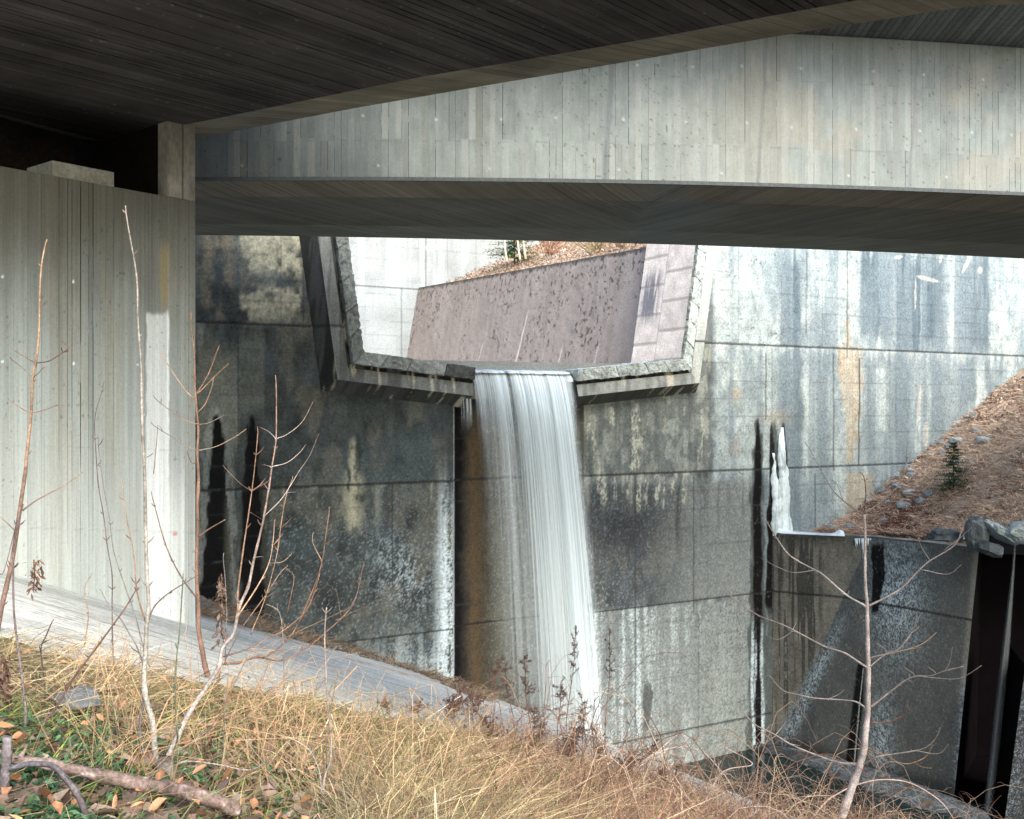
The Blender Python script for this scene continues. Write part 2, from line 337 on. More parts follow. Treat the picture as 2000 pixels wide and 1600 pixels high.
    cl = mix(cl, (.38, .41, .41), .38 * sm(.66, .84, sp) * sm(830, 1050, PY) * sm(420, 560, PX))
    cl = mix(cl, (.45, .48, .48), np.clip(sm(1205, 1320, PY) * sm(650, 800, PX) * sm(.32, .6, st2 * .6 + sp2 * .4) * .95, 0, 1))
    band = np.exp(-((PX - 872) / 17)**2) * sm(860, 1130, PY + (st2 - .5) * 120)
    cl = mix(cl, (.66, .70, .71), np.clip(band * sm(.30, .55, sp2 * .5 + st2 * .5) * 1.25, 0, 1))
    cl = mix(cl, (.42, .46, .47), np.clip(np.exp(-((PX - 790 + (PY - 1150) * -.3) / 60)**2 - ((PY - 1120) / 70)**2) * sm(.5, .75, sp2) * .9, 0, 1))
    ln = np.exp(-((PX - 689 - (n2 - .5) * 8) / (6 + 14 * box(PY, 915, 1030, 40)))**2) * box(PY, 860, 1040, 12)
    cl = mix(cl, (.42, .38, .27), np.clip(ln * sm(.3, .5, fbm(S * 8, Z * 3, 47, 2)), 0, 1))
    cl = mix(cl, (.045, .05, .04), .8 * box(W, 697, 703, 3) * box(PY, 850, 930, 15))
    cl = mix(cl, (.04, .045, .05), .55 * sm(845, 884, PX) * (1 - sm(880, 980, PY)))
    c = mix(c, (0, 0, 0), le) + cl * le[..., None]
    k = np.maximum(spike(PX, PY, 424, 806, 1230, 9, 26), spike(PX, PY, 492, 808, 1230, 11, 14))
    hal = np.maximum(spike(PX, PY, 430, 815, 1260, 17, 30, 6), spike(PX, PY, 495, 818, 1260, 19, 16, 6)); c = mix(c, (.055, .052, .042), hal * .8)
    c = mix(c, (.004, .004, .004), k * (.9 + .1 * n2))
    c = mix(c, (.13, .12, .09), .7 * (spike(PX, PY, 424, 806, 1230, 9, 26) * box(PX, 440, 476, 8) * sm(950, 1000, PY)))
    c = mix(c, (.55, .55, .5), .25 * np.clip(spike(PX, PY, 424, 790, 1200, 20, 26) - k, 0, 1))
    # behind the waterfall
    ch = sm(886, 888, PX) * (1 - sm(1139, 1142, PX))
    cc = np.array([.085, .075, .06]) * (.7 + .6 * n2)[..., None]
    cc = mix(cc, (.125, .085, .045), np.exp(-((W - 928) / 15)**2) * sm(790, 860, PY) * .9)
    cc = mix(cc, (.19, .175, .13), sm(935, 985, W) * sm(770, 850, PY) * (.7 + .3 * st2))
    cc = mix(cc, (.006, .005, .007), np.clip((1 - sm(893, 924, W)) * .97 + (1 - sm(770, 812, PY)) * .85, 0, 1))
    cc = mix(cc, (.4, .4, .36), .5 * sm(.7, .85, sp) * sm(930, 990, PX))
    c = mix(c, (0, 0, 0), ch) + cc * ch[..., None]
    # right seeps
    dk = np.maximum(np.maximum(spike(PX, PY, 1480, 818, 1470, 7, 3, 1.6), spike(PX, PY, 1508, 822, 1200, 4, 9, 1.6)), spike(PX, PY, 1531, 822, 1060, 4, 5, 1.6))
    gl = np.clip(spike(PX, PY, 1480, 812, 1500, 10, 11, 2.5) + spike(PX, PY, 1514, 815, 1500, 8, 14, 2.5), 0, 1)
    c = mix(c, (.065, .07, .062), gl * .85)
    c = mix(c, (.006, .004, .004), dk * .98)
    c = mix(c, (.55, .61, .63), np.clip((box(PX + (st2 - .5) * 14, 1467, 1475, 2) + box(PX + (st2 - .5) * 14, 1486, 1494, 2)) * sm(1180, 1280, PY) * (.35 + sm(.3, .6, sp2)), 0, 1) * .85)
    c = mix(c, (.5, .57, .6), box(PX + (st2 - .5) * 12, 1519, 1524, 2) * sm(1060, 1110, PY) * sm(.3, .6, sp2) * .8)
    # orange rust stains
    og = box(W, 1632 + np.clip(PY - 680, 0, 140) * .14, 1682 - np.clip(PY - 800, 0, 110) * .18, 5) * box(PY, 680, 905, 6) * (.35 + .8 * st2)
    og = np.maximum(og, box(W, 1652, 1706 - np.clip(PY - 930, 0, 100) * .25, 6) * box(PY, 925, 1010, 8) * .7)
    og = np.maximum(og, box(W, 1652 - np.clip(PY - 640, 0, 40) * .1, 1662, 2) * box(PY, 625, 680, 6) * .8)
    og = np.maximum(og, np.exp(-((PX - 1438) / 9)**2 - ((PY - 770) / 13)**2) * .8); og = np.maximum(og, np.exp(-((PX - 1438) / 9)**2 - ((PY - 872) / 22)**2) * .45)
    og = np.maximum(og, np.exp(-((PX - 1515) / 28)**2 - ((PY - 815) / 14)**2) * .5)
    c = mix(c, (.42, .31, .19), np.clip(og, 0, 1) * .7)
    # pale leaf shaped lime marks near the top right
    k = 0
    for (x, y, a, b, th) in ((1655, 535, 6, 14, .35), (1662, 518, 4, 5, 0), (1812, 545, 24, 4, -.25), (1888, 515, 4, 22, -.45), (1914, 528, 5, 7, 0), (1755, 502, 9, 4, .2), (1788, 575, 2, 34, -.04), (1956, 630, 4, 32, -.1), (1808, 850, 5, 28, 0), (1795, 790, 3, 40, -.1), (1838, 505, 3, 10, -.2)):
        dx = (PX - x); dy = (PY - y); a1 = dx * math.cos(th) - dy * math.sin(th); b1 = dx * math.sin(th) + dy * math.cos(th)
        q = np.sqrt((a1 / a)**2 + (b1 / b)**2); k = np.maximum(k, (1 - sm(.75, 1.1, q)) * (.6 + .4 * sm(.3, .8, q)))
    c = mix(c, (.55, .48, .40), k * .7)
    # rust and lime below the horizontal joints on the right
    for j in JZ:
        d = (j - Z); c = mix(c, (.55, .54, .48), .45 * (PX > 1395) * (j > 1) * sm(0, .03, d) * (1 - sm(.05, .5, d + (st2 - .35) * 1.2)))
        c = mix(c, (.02, .02, .022), (1 - sm(.012, .034, np.abs(Z - j + .02 * (fine - .5)))) * .85)
    c = mix(c, c.mean() * .35, line * (.42 + .3 * (fine - .5)))
    for (x, a, b, s_) in ((465, 640, 950, .6), (592, 462, 640, .6), (766, 945, 1150, .7), (1241, 930, 1420, .6), (1355, 930, 1200, .6), (1575, 490, 660, .5), (1655, 490, 700, .6), (1495, 690, 820, .7), (1628, 690, 920, .6), (1678, 700, 910, .8), (1592, 925, 1040, .6), (755, 1250, 1340, .6), (1365, 1200, 1440, .4)):
        c = mix(c, (.05, .05, .05), (1 - sm(.8, 2.2, np.abs(PX - x + (n1 - .5) * 3))) * box(PY, a, b, 3) * s_)
    # pin holes, spalls
    c = mix(c, (.10, .11, .11), .7 * sm(.84, .93, vn(S * 20, Z * 20, 77)) * sm(.35, .6, vn(S * 1.1, Z * 1.1, 78)) * (PX > 1360))
    c = mix(c, (.10, .11, .11), .8 * np.exp(-((PX - 1519) / 15)**2 - ((PY - 654) / 13)**2) * sm(.4, .6, vn(S * 13, Z * 13, 80)))
    c *= (.84 + .32 * fine)[..., None]
    cool = (1 - .75 * np.clip(og, 0, 1)) * (1 - sm(886, 888, PX) * (1 - sm(1139, 1142, PX))); c = c * (1 + cool[..., None] * np.array([-.045, .0, .022]))
    lum = c.mean(-1, keepdims=True); c = c * np.clip((lum / .22), .3, 1.2)**.12
    return c

dam = thing("concrete_dam", "tall stained concrete dam wall with a trapezoid spillway notch, behind the two bridges", "dam", tuple(dam_pt(0, zB)))
def make_dam_face():
    h = .036
    s = np.concatenate([np.arange(s0, sL, h), [sL, sL], np.arange(sL + h, sR, h), [sR, sR], np.arange(sR + h, s1, h)])
    nn = np.zeros_like(s); iL = np.where(s == sL)[0][1]; iR = np.where(s == sR)[0][0]; nn[iL:iR + 1] = .35
    z = np.arange(zB, zT + h, h); S, Z = np.meshgrid(s, z, indexing='ij'); N = np.repeat(nn[:, None], len(z), 1)
    Pw = dam_pt(S, Z, N); PX, PY = proj(Pw)
    # PX of the un-recessed plane is what the stain map is written in
    col = dam_color(PX, PY, S, Z)
    g = 0
    for j in JZ: g = np.maximum(g, 1 - sm(.005, .03, np.abs(Z - j)))
    Nd = N + .03 * g + .03 * (fbm(S * 1.6, Z * 1.6, 61, 3) - .5) + .018 * (fbm(S * 9, Z * 9, 62, 3) - .5)
    # small eroded hollow
    Pw = dam_pt(S, Z, Nd)
    mz = .5 * (Z[:-1, :-1] + Z[1:, 1:]); ms = .5 * (S[:-1, :-1] + S[1:, 1:])
    m = .12
    lft = B_[0] + (A_[0] - B_[0]) * (mz - B_[1]) / (A_[1] - B_[1]); rgt = E_[0] + (F_[0] - E_[0]) * (mz - E_[1]) / (F_[1] - E_[1])
    vb = np.interp(ms, [B_[0], C_[0], D_[0], E_[0]], [B_[1], C_[1], D_[1], E_[1]])
    hole = (ms > lft - m) & (ms < rgt + m) & (mz > vb - m)
    f = grid_faces(len(s), len(z), ~hole)
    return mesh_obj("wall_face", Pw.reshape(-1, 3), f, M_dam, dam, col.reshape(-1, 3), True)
make_dam_face()
# dam body behind the face (crest, back, blocks either side of the notch)
def dam_box(name, sa, sb, za, zb, na, nb_, mat=M_conc, col=(.35, .35, .33)):
    V = np.array([dam_pt(s, z, n) for n in (na, nb_) for z in (za, zb) for s in (sa, sb)])
    F = np.array([[0, 1, 3, 2], [5, 4, 6, 7], [4, 0, 2, 6], [1, 5, 7, 3], [2, 3, 7, 6], [4, 5, 1, 0]])
    return mesh_obj(name, V, F, mat, dam, np.tile(col, (8, 1)))
def dam_prism(name, poly, na, nb_, col=(.35, .35, .33), mat=M_conc):
    k = len(poly); V = [dam_pt(s, z, na) for s, z in poly] + [dam_pt(s, z, nb_) for s, z in poly]
    Q = [[i, (i + 1) % k, k + (i + 1) % k, k + i] for i in range(k)]
    T = [[0, i, i + 1] for i in range(1, k - 1)] + [[k, k + i + 1, k + i] for i in range(1, k - 1)]
    return mesh_obj(name, np.array(V), [np.array(Q), np.array(T)], mat, dam, np.tile(col, (2 * k, 1)))
dam_prism("wall_body", [(s0, zB), (B_[0] - .02, zB), (B_[0] - .02, B_[1]), (A_[0] - .02, zT), (s0, zT)], .5, 2.0)
dam_prism("wall_body", [(E_[0] + .02, E_[1]), (E_[0] + .02, zB), (s1, zB), (s1, zT), (F_[0] + .02, zT)], .5, 2.0)
dam_prism("wall_body", [(B_[0] - .01, B_[1] - .12), (B_[0] - .01, zB), (E_[0] + .01, zB), (E_[0] + .01, E_[1] - .12), (D_[0], D_[1] - .15), (C_[0], C_[1] - .15)], .5, 2.0)

# right reveal of the notch, block masonry
def reveal():
    nu, nv = 90, 200
    k = np.linspace(0, 1, nu); v = np.linspace(0, 1, nv); K, Vv = np.meshgrid(k, v, indexing='ij')
    n = -.53 + K * 2.58; z = E_[1] + (zT - E_[1]) * Vv; s = E_[0] + (F_[0] - E_[0]) * Vv + K * .02
    colm = (K > .52).astype(float); zz = (z - E_[1]) / .95 + colm * .4; row = np.floor(zz)
    tone = _h(row, colm, row * 0, 5)
    P = dam_pt(s, z, n); nf = fbm(n * 3, z * 3, 4, 4)
    ln = np.maximum(1 - sm(.02, .06, np.abs(zz - np.round(zz)) * .78), 1 - sm(.01, .03, np.abs(K - .52) * 2.5))
    c = np.ones(P.shape) * np.array([.78, .63, .53]) * (.88 + .14 * tone)[..., None] * (.7 + .6 * nf)[..., None]
    PX, PY = proj(P)
    c = mix(c, (.12, .12, .14), .85 * box(K, .60, .95, .08) * box(z, 2.9, 4.5, .35) * sm(.3, .6, fbm(n * 8, z * .9, 8)))
    c = mix(c, (.25, .20, .17), ln * .5)
    P = dam_pt(s - .10 - .012 * (1 - ln) + .03 * nf, z, n)
    mesh_obj("masonry_reveal", P.reshape(-1, 3), grid_faces(nu, nv), M_stone, dam, c.reshape(-1, 3), False)
reveal()
V = np.array([dam_pt(B_[0], B_[1], -.4), dam_pt(B_[0], B_[1], 2.0), dam_pt(A_[0], A_[1], 2.0), dam_pt(A_[0], A_[1], -.4)])
mesh_obj("masonry_reveal", V, np.array([[0, 1, 2, 3]]), M_stone, dam, np.tile((.4, .4, .38), (4, 1)))

def offset_line(pts, o):
    """offset an open (s,z) polyline outward (to its left going A->B->C) by o, mitred"""
    pts = [np.array(p) for p in pts]; out = []
    nr = []
    for a, b in zip(pts[:-1], pts[1:]):
        d = (b - a) / np.linalg.norm(b - a); nr.append(np.array([d[1], -d[0]]))
    for i, p in enumerate(pts):
        if i == 0: m = nr[0]
        elif i == len(pts) - 1: m = nr[-1]
        else:
            m = nr[i - 1] + nr[i]; m = m / np.dot(m, m) * 2
        out.append(p + m * o)
    return out
def frame_part(pts, name):
    # profile (offset, depth n) from the stone groove outward to the wall face
    prof = [(.30, -.05), (.30, -.40), (.44, -.40), (.44, -.46), (.78, -.50), (1.10, .02)]
    lines = [offset_line(pts, o) for o, _ in prof]
    V = []; C = []; F = []; base = 0
    for a in range(len(prof) - 1):
        for i in range(len(pts) - 1):
            L = np.linalg.norm(np.array(pts[i + 1]) - np.array(pts[i])); nu = max(2, int(L / .04)); nv = 14 if a >= 3 else 3
            t = np.linspace(0, 1, nu)[:, None]; q = np.linspace(0, 1, nv)[None, :]
            la, lb = lines[a], lines[a + 1]
            s = (la[i][0] * (1 - t) + la[i + 1][0] * t) * (1 - q) + (lb[i][0] * (1 - t) + lb[i + 1][0] * t) * q
            z = (la[i][1] * (1 - t) + la[i + 1][1] * t) * (1 - q) + (lb[i][1] * (1 - t) + lb[i + 1][1] * t) * q
            n = prof[a][1] * (1 - q) + prof[a + 1][1] * q + 0 * t
            n = n + .02 * (fbm(s * 5, z * 5, 7, 3) - .5) * (a >= 3)
            P = dam_pt(s, z, n); nz = fbm(s * 4, z * 2.5, 14, 4); st = fbm(s * 7, z * .5, 15, 3)
            c = np.ones(P.shape) * np.array([.30, .31, .285] if name == 'r' else [.20, .205, .19]) * (.45 + 1.0 * nz)[..., None]
            if a == 4: c = c * ((.16 if i == 0 else .26) if name == 'l' else (.24 if i == 0 else .6))  # chamfer darkened in colour to stand for its shade
            if a < 3: c = c * .06  # groove shadow painted near-black
            c = mix(c, (.09, .09, .09), .7 * sm(.5, .65, st) * (1 if name == 'l' else .6)); c = mix(c, (.55, .50, .40), .75 * sm(.62, .72, fbm(s * 6, z * 1.0, 18, 3)))
            if name == 'r' and i == 1: c = mix(c, (.50, .53, .50), np.full(s.shape, .6))
            for j in JZ: c = mix(c, (.02, .02, .02), 1 - sm(.015, .04, np.abs(z - j)))
            V.append(P.reshape(-1, 3)); C.append(c.reshape(-1, 3)); F.append(grid_faces(nu, nv) + base); base += nu * nv
    # end caps
    for e in ([0, -1]):
        ring = [dam_pt(lines[k][e][0], lines[k][e][1], prof[k][1]) for k in range(len(prof))] + [dam_pt(lines[0][e][0], lines[0][e][1], .1)]
        V.append(np.array(ring)); C.append(np.tile((.08, .08, .08), (len(ring), 1)))
        T = np.array([[0, k, k + 1] for k in range(1, len(ring) - 1)]) + base; base += len(ring)
        F.append(T)
    o = mesh_obj("spillway_moulding", np.concatenate(V), F, M_conc, dam, np.concatenate(C), False)
    return o
def rough_prism(name, quad, na, nb_, col, parent, seed, amp=.05, mat=M_stone, gr=.045):
    """a rough stone block; quad = four (s,z) corners in the dam plane"""
    q = [np.array(p) for p in quad]
    def face(c4):
        l1 = np.linalg.norm(c4[1] - c4[0]); l2 = np.linalg.norm(c4[3] - c4[0]); nu = max(2, int(l1 / gr)); nv = max(2, int(l2 / gr))
        a = np.linspace(0, 1, nu)[:, None, None]; b = np.linspace(0, 1, nv)[None, :, None]
        return ((c4[0] * (1 - a) + c4[1] * a) * (1 - b) + (c4[3] * (1 - a) + c4[2] * a) * b).reshape(-1, 3), grid_faces(nu, nv)
    f_ = [dam_pt(p[0], p[1], na) for p in q]; b_ = [dam_pt(p[0], p[1], nb_) for p in q]
    faces = [f_, b_[::-1], [f_[0], b_[0], b_[1], f_[1]], [f_[1], b_[1], b_[2], f_[2]], [f_[2], b_[2], b_[3], f_[3]], [f_[3], b_[3], b_[0], f_[0]]]
    V = []; F = []; base = 0
    for c4 in faces:
        v, f = face([np.array(x) for x in c4]); V.append(v); F.append(f + base); base += len(v)
    V = np.concatenate(V); V2 = rough(V, amp, 10, seed)
    t = vn3(V, 3.0, seed + 50) * .5 + vn3(V, 14, seed + 51) * .5
    c = np.array(col)[None] * (.25 + 1.5 * t)[:, None]
    return mesh_obj(name, V2, F, mat, parent, c, False)
def coping(pts, cuts, name, colfn):
    inner = [np.array(p) for p in pts]; outer = offset_line(pts, .33)
    for i, cs in enumerate(cuts):
        for a, b in zip(cs[:-1], cs[1:]):
            L = np.linalg.norm(inner[i + 1] - inner[i]); g = .009 / L
            a_, b_ = a + g, b - g
            ia = inner[i] * (1 - a_) + inner[i + 1] * a_; ib = inner[i] * (1 - b_) + inner[i + 1] * b_
            oa = outer[i] * (1 - a_) + outer[i + 1] * a_; ob = outer[i] * (1 - b_) + outer[i + 1] * b_
            sd_ = random.randint(0, 999)
            rough_prism("coping_stone", [ia, ib, ob, oa], -.58 + random.uniform(-.02, .02), .35, colfn(i, .5 * (a + b)), dam, sd_, .045, gr=.026)
L_pts = [A_, B_, C_]; R_pts = [D_, E_, F_]
frame_part(L_pts, 'l'); frame_part(R_pts, 'r')
coping(L_pts, [[0, .14, .28, .42, .55, .68, .80, .90, 1.0], [0, .21, .42, .73, 1.0]], 'l', lambda i, t: (.20, .215, .195) if i == 0 else ((.27, .285, .265) if t < .85 else (.09, .095, .09)))
coping(R_pts, [[0, .35, .62, .80, 1.0], [0, .1, .2, .3, .42, .56, .7, .85, 1.0]], 'r', lambda i, t: (.38, .41, .38) if i == 0 else (.46, .50, .46))
# recessed sill under the water between the copings
rough_prism("sill_stone", [(C_[0] - .6, C_[1] - .12), (D_[0] + .3, D_[1] - .12), (D_[0] + .3, D_[1] - .42), (C_[0] - .6, C_[1] - .42)], -.12, .9, (.06, .06, .055), dam, 44)
rough_prism("sill_moulding", [(C_[0] - .6, C_[1] - .5), (D_[0] + .3, D_[1] - .5), (D_[0] + .3, D_[1] - .85), (C_[0] - .6, C_[1] - .85)], .05, .9, (.20, .17, .12), dam, 45, .02)

# ---------------------------------------------------------------- channel behind the notch
def patch(name, P00, P10, P11, P01, nu, nv, colfn, mat, parent=None, disp=0, dsc=3, smooth=False, kind=None, label=None, cat=None):
    a = np.linspace(0, 1, nu)[:, None]; b = np.linspace(0, 1, nv)[None, :]
    A3, B3 = a[..., None], b[..., None]
    P = (P00 * (1 - A3) + P10 * A3) * (1 - B3) + (P01 * (1 - A3) + P11 * A3) * B3
    c = colfn(a + 0 * b, b + 0 * a, P)
    if disp:
        nrm = np.cross(P10 - P00, P01 - P00); nrm = nrm / np.linalg.norm(nrm)
        L1 = np.linalg.norm(P10 - P00); L2 = np.linalg.norm(P01 - P00)
        P = P + nrm * (disp * (fbm(a * L1 * dsc + 0 * b, b * L2 * dsc + 0 * a, 3, 4) - .5))[..., None]
    o = mesh_obj(name, P.reshape(-1, 3), grid_faces(nu, nv), mat, parent, c.reshape(-1, 3), smooth)
    if label: tag(o, label, cat)
    if kind: tag(o, kind=kind)
    return o
def side_wall_col(a, b, P):
    L = 17; H = 3.6; x = a * L; y = b * H
    n = fbm(x * 1.1, y * 1.1, 3); st = fbm(x * 5, y * .35, 4); f = fbm(x * 9, y * 9, 6)
    c = np.ones(a.shape + (3,)) * np.array([.27, .215, .185]) * (.7 + .35 * st + .3 * n)[..., None]
    c = mix(c, (.06, .045, .04), .85 * sm(.60, .70, f) * sm(.42, .6, fbm(x * 1.6, y * .8, 9) + .22 * sm(.55, 1.0, b)))
    c = mix(c, (.05, .04, .035), .8 * sm(.955, .985, b + (f - .5) * .06) * (a > .02))
    for q, t, w_ in ((.45, .62, .0025), (.28, .3, .0015), (.62, .35, .0012), (.15, .3, .0012)):
        c = mix(c, (.62, .50, .42), box(a + (y * .012) - .012 * (1 - b) * 0, q, q + w_ * 2 * (1.4 - b), .0015) * (1 - sm(t - .1, t, b)) * .8)
    c = mix(c, (.12, .10, .10), .5 * (1 - sm(.0, .05, np.abs(y - 2.2 - (n - .5) * .2))) * box(a, .15, .42, .02) * sm(.4, .5, f))
    return c
chw = thing("channel_side_wall", "brownish purple battered concrete wall seen through the spillway notch", "wall", tuple(PT(1240, 697, 34.4)))
q00, q10, q11, q01 = PT(1246, 700, 34.0), PT(788, 703, 47.0), PT(818, 562, 47.2), PT(1276, 481, 34.4)
patch("wall_face", q00 - np.array([0, 0, .6]), q10 - np.array([0, 0, .6]), q11, q01, 420, 120, side_wall_col, M_conc, chw, .05, 3)
bk = np.array([1.2, .55, 0])   # coping thickness to the right/back
patch("wall_top", q01, q11, q11 + bk * .7, q01 + bk * .7, 200, 8, lambda a, b, P: np.ones(a.shape + (3,)) * np.array([.50, .40, .34]) * (.6 + .6 * fbm(a * 60, b * 6, 2))[..., None], M_conc, chw)
def back_col(a, b, P):
    s = a * 26; z = P[..., 2]; n = fbm(s * 1.2, z * 1.2, 73); st = fbm(s * 3, z * .3, 74); PX, PY = proj(P)
    tone, line = panel_lines(s, z * 1.0, 13, 1.5, .62)
    c = np.ones(a.shape + (3,)) * np.array([.285, .30, .30]) * (.8 + .3 * n)[..., None] * (.93 + .1 * tone)[..., None]
    c = mix(c, (.33, .38, .38), .75 * sm(.42, .6, st) * (1 - sm(560, 620, PY)))
    c = mix(c, (.30, .31, .30), .6 * sm(860, 960, PX) * (1 - sm(500, 560, PY) * .4))
    c = mix(c, (.14, .16, .16), line * .6); c = mix(c, (.1, .1, .1), .8 * (1 - sm(.02, .06, np.abs(z - 5.55))))
    c = mix(c, (.2, .22, .22), .6 * sm(.88, .94, vn(s * 15, z * 15, 5)))
    k = (1 - sm(.8, 1.1, np.sqrt(((PX - 908 - (PY - 500) * -.08) / 6)**2 + ((PY - 500) / 24)**2))) + (1 - sm(.7, 1.1, np.sqrt(((PX - 842) / 15)**2 + ((PY - 484) / 6)**2)))
    c = mix(c, (.66, .55, .42), np.clip(k, 0, 1) * .75)
    c = mix(c, (.05, .05, .05), .7 * (1 - sm(.8, 2, np.abs(PX - 832))) * (PY < 562) + .4 * (1 - sm(.8, 2, np.abs(PX - 784))) * (PY > 562))
    return c
bwall = thing("upstream_wall", "sunlit pale concrete wall with thin panel seams beyond the spillway notch, left of the spruce", "wall", (-4.6, 46.7, 1))
bo = np.array([-4.4, 47.25, 0]) ; bd = np.array([E[0], E[1], 0])
b0 = bo - bd * 9; b1 = bo + bd * 17
patch("wall_face", b0 + [0, 0, .5], b1 + [0, 0, .5], b1 + [0, 0, 12], b0 + [0, 0, 12], 640, 280, back_col, M_conc, bwall, .03, 2)
patch("wall_top", b0 + [0, 0, 12], b1 + [0, 0, 12], b1 + [-.5, .9, 12], b0 + [-.5, .9, 12], 20, 3, lambda a, b, P: np.ones(a.shape + (3,)) * .4, M_conc, bwall)
def bed():
    nu, nv = 160, 160
    k = np.linspace(0, 1, nu)[:, None]; q = np.linspace(0, 1, nv)[None, :]
    sl = np.linspace(B_[0] - .6, E_[0] + .3, nu)[:, None]
    vb = np.interp(sl, [B_[0], C_[0], D_[0], E_[0]], [B_[1], C_[1] - .10, D_[1] - .10, E_[1]]) - .02
    n = -.35 + q * 20; z = vb * (1 - sm(0, .35, q)) + 1.32 * sm(0, .35, q) + n * .036
    s = sl + 0 * q + q * 0
    z = z + .05 * (fbm(s * 4, n * 1.2, 5) - .5)
    P = dam_pt(s, z, n); f = fbm(s * 5, n * 2, 9, 4)
    c = np.ones(P.shape) * np.array([.62, .66, .68]) * (.75 + .4 * f)[..., None]; c = mix(c, (.10, .09, .08), .85 * sm(.6, .68, f))
    o = mesh_obj("channel_water", P.reshape(-1, 3), grid_faces(nu, nv), M_soil, None, c.reshape(-1, 3), True); tag(o, kind='structure')
bed()
# hill beyond the channel wall
def hill2_z(x, y): return 5.12 + .3725 * (x - 3.9) + .2387 * (y - 31.4)
def hill2():
    nu, nv = 260, 200
    k = np.linspace(0, 1, nu)[:, None]; q = np.linspace(0, 1, nv)[None, :]
    a = q01 + bk * .6; b = q11 + bk * .6 + np.array([-.3, .6, 0])
    X = (a[0] * (1 - k) + b[0] * k) + q * 22; Y = (a[1] * (1 - k) + b[1] * k) + q * 12 + 0 * k
    base = (a[2] * (1 - k) + b[2] * k)
    Z = base - .05 + q * 22 * .52 + .35 * (fbm(X * .7, Y * .7, 3) - .5) * np.clip(q * 12, 0, 1) + .08 * (fbm(X * 4, Y * 4, 4) - .5)
    P = np.stack([X, Y, Z], -1); f = fbm(X * 3, Y * 3, 6, 5)
    c = np.ones(P.shape) * np.array([.42, .30, .21]) * (.6 + .8 * f)[..., None]; c = mix(c, (.36, .22, .12), .6 * sm(.5, .62, fbm(X * 2, Y * 2, 8))); c = mix(c, (.62, .56, .5), sm(.6, .7, fbm(X * 6, Y * 6, 10)) * .7)
    o = mesh_obj("far_bank", P.reshape(-1, 3), grid_faces(nu, nv), M_soil, None, c.reshape(-1, 3), False); tag(o, kind='structure')
    return a, b
h2a, h2b = hill2()

# ---------------------------------------------------------------- wing wall at the right of the dam foot
T0 = PT(1507, 1044, 34.1); T1 = PT(1700, 1051, 32.6); T2 = PT(1912, 1074, 29.4); Bc = PT(1512, 1452, 34.1); Bc[2] = -11.4
B2 = PT(1862, 1566, 29.6); B2[2] = -11.4
wing = thing("wing_wall", "low wet concrete wing wall with a speckled battered face, beside the dark opening at the dam foot", "wall", (11, 32, -11.4))
def wing_col(P):
    PX, PY = proj(P); s = (P[..., 0] - 8) * 1.2 - P[..., 1] * .4; z = P[..., 2]
    n2 = fbm(s * 2.4, z * 2, 5); st = fbm(s * 7, z * .35, 25, 3); sp = np.random.default_rng(3).random(PX.shape) * .6 + .4 * vn(s * 14, z * 14, 31); sp2 = np.random.default_rng(5).random(PX.shape) * .5 + .5 * vn(s * 10, z * 8, 33); W = PX + (n2 - .5) * 14
    c = np.ones(P.shape) * np.array([.13, .122, .104]) * (.45 + 1.1 * n2)[..., None]
    c = mix(c, (.035, .035, .03), .85 * sm(.50, .6, st) * (1 - sm(1590, 1620, W)))
    c = mix(c, (.4, .42, .4), .6 * sm(.6, .7, st) * (1 - sm(1510, 1560, W)) * sm(1150, 1250, PY) * sm(.4, .7, sp2))
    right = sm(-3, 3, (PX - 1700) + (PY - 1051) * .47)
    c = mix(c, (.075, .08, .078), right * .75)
    c = mix(c, (.46, .54, .58), np.clip(1.0 * sm(.38, .7, sp) * (np.exp(-((W - 1752) / 52)**2 - ((PY - 1165) / 110)**2) + .8 * np.exp(-((W - 1720) / 25)**2 - ((PY - 1460) / 90)**2) + .8 * np.exp(-((PX - 1565 + (PY - 1380) * .47) / 14)**2) * sm(1150, 1300, PY) + .9 * np.exp(-((W - (1893 - (PY - 1200) * .06)) / 9)**2) * sm(1250, 1450, PY)), 0, 1))
    c = mix(c, (.003, .002, .002), np.clip(box(W, 1703, 1727 - np.clip(PY - 1140, 0, 60) * .2, 2) * box(PY, 1062, 1198, 6), 0, 1) * .97)
    c = mix(c, (.003, .003, .003), box(PX + (PY - 1300) * .12, 1674, 1686 + np.clip(PY - 1290, 0, 80) * .12, 3) * sm(1285, 1300, PY) * (1 - sm(1540, 1550, PY)) * .97)
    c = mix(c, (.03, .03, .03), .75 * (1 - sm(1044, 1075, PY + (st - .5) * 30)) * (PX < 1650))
    c = mix(c, (.30, .27, .22), .45 * sm(1896, 1908, PX + (PY - 1080) * .1) * (1 - sm(1300, 1400, PY)))
    for j in (-6.05,): c = mix(c, (.015, .015, .015), (1 - sm(.02, .05, np.abs(z - j))) * .85)
    c = mix(c, (.35, .36, .33), .22 * sm(.75, .9, sp))
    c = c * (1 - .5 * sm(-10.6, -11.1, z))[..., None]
    return c
def wface(name, p00, p10, p11, p01, nu, nv): patch(name, p00, p10, p11, p01, nu, nv, lambda a, b, P: wing_col(P), M_dam, wing, .04, 5)
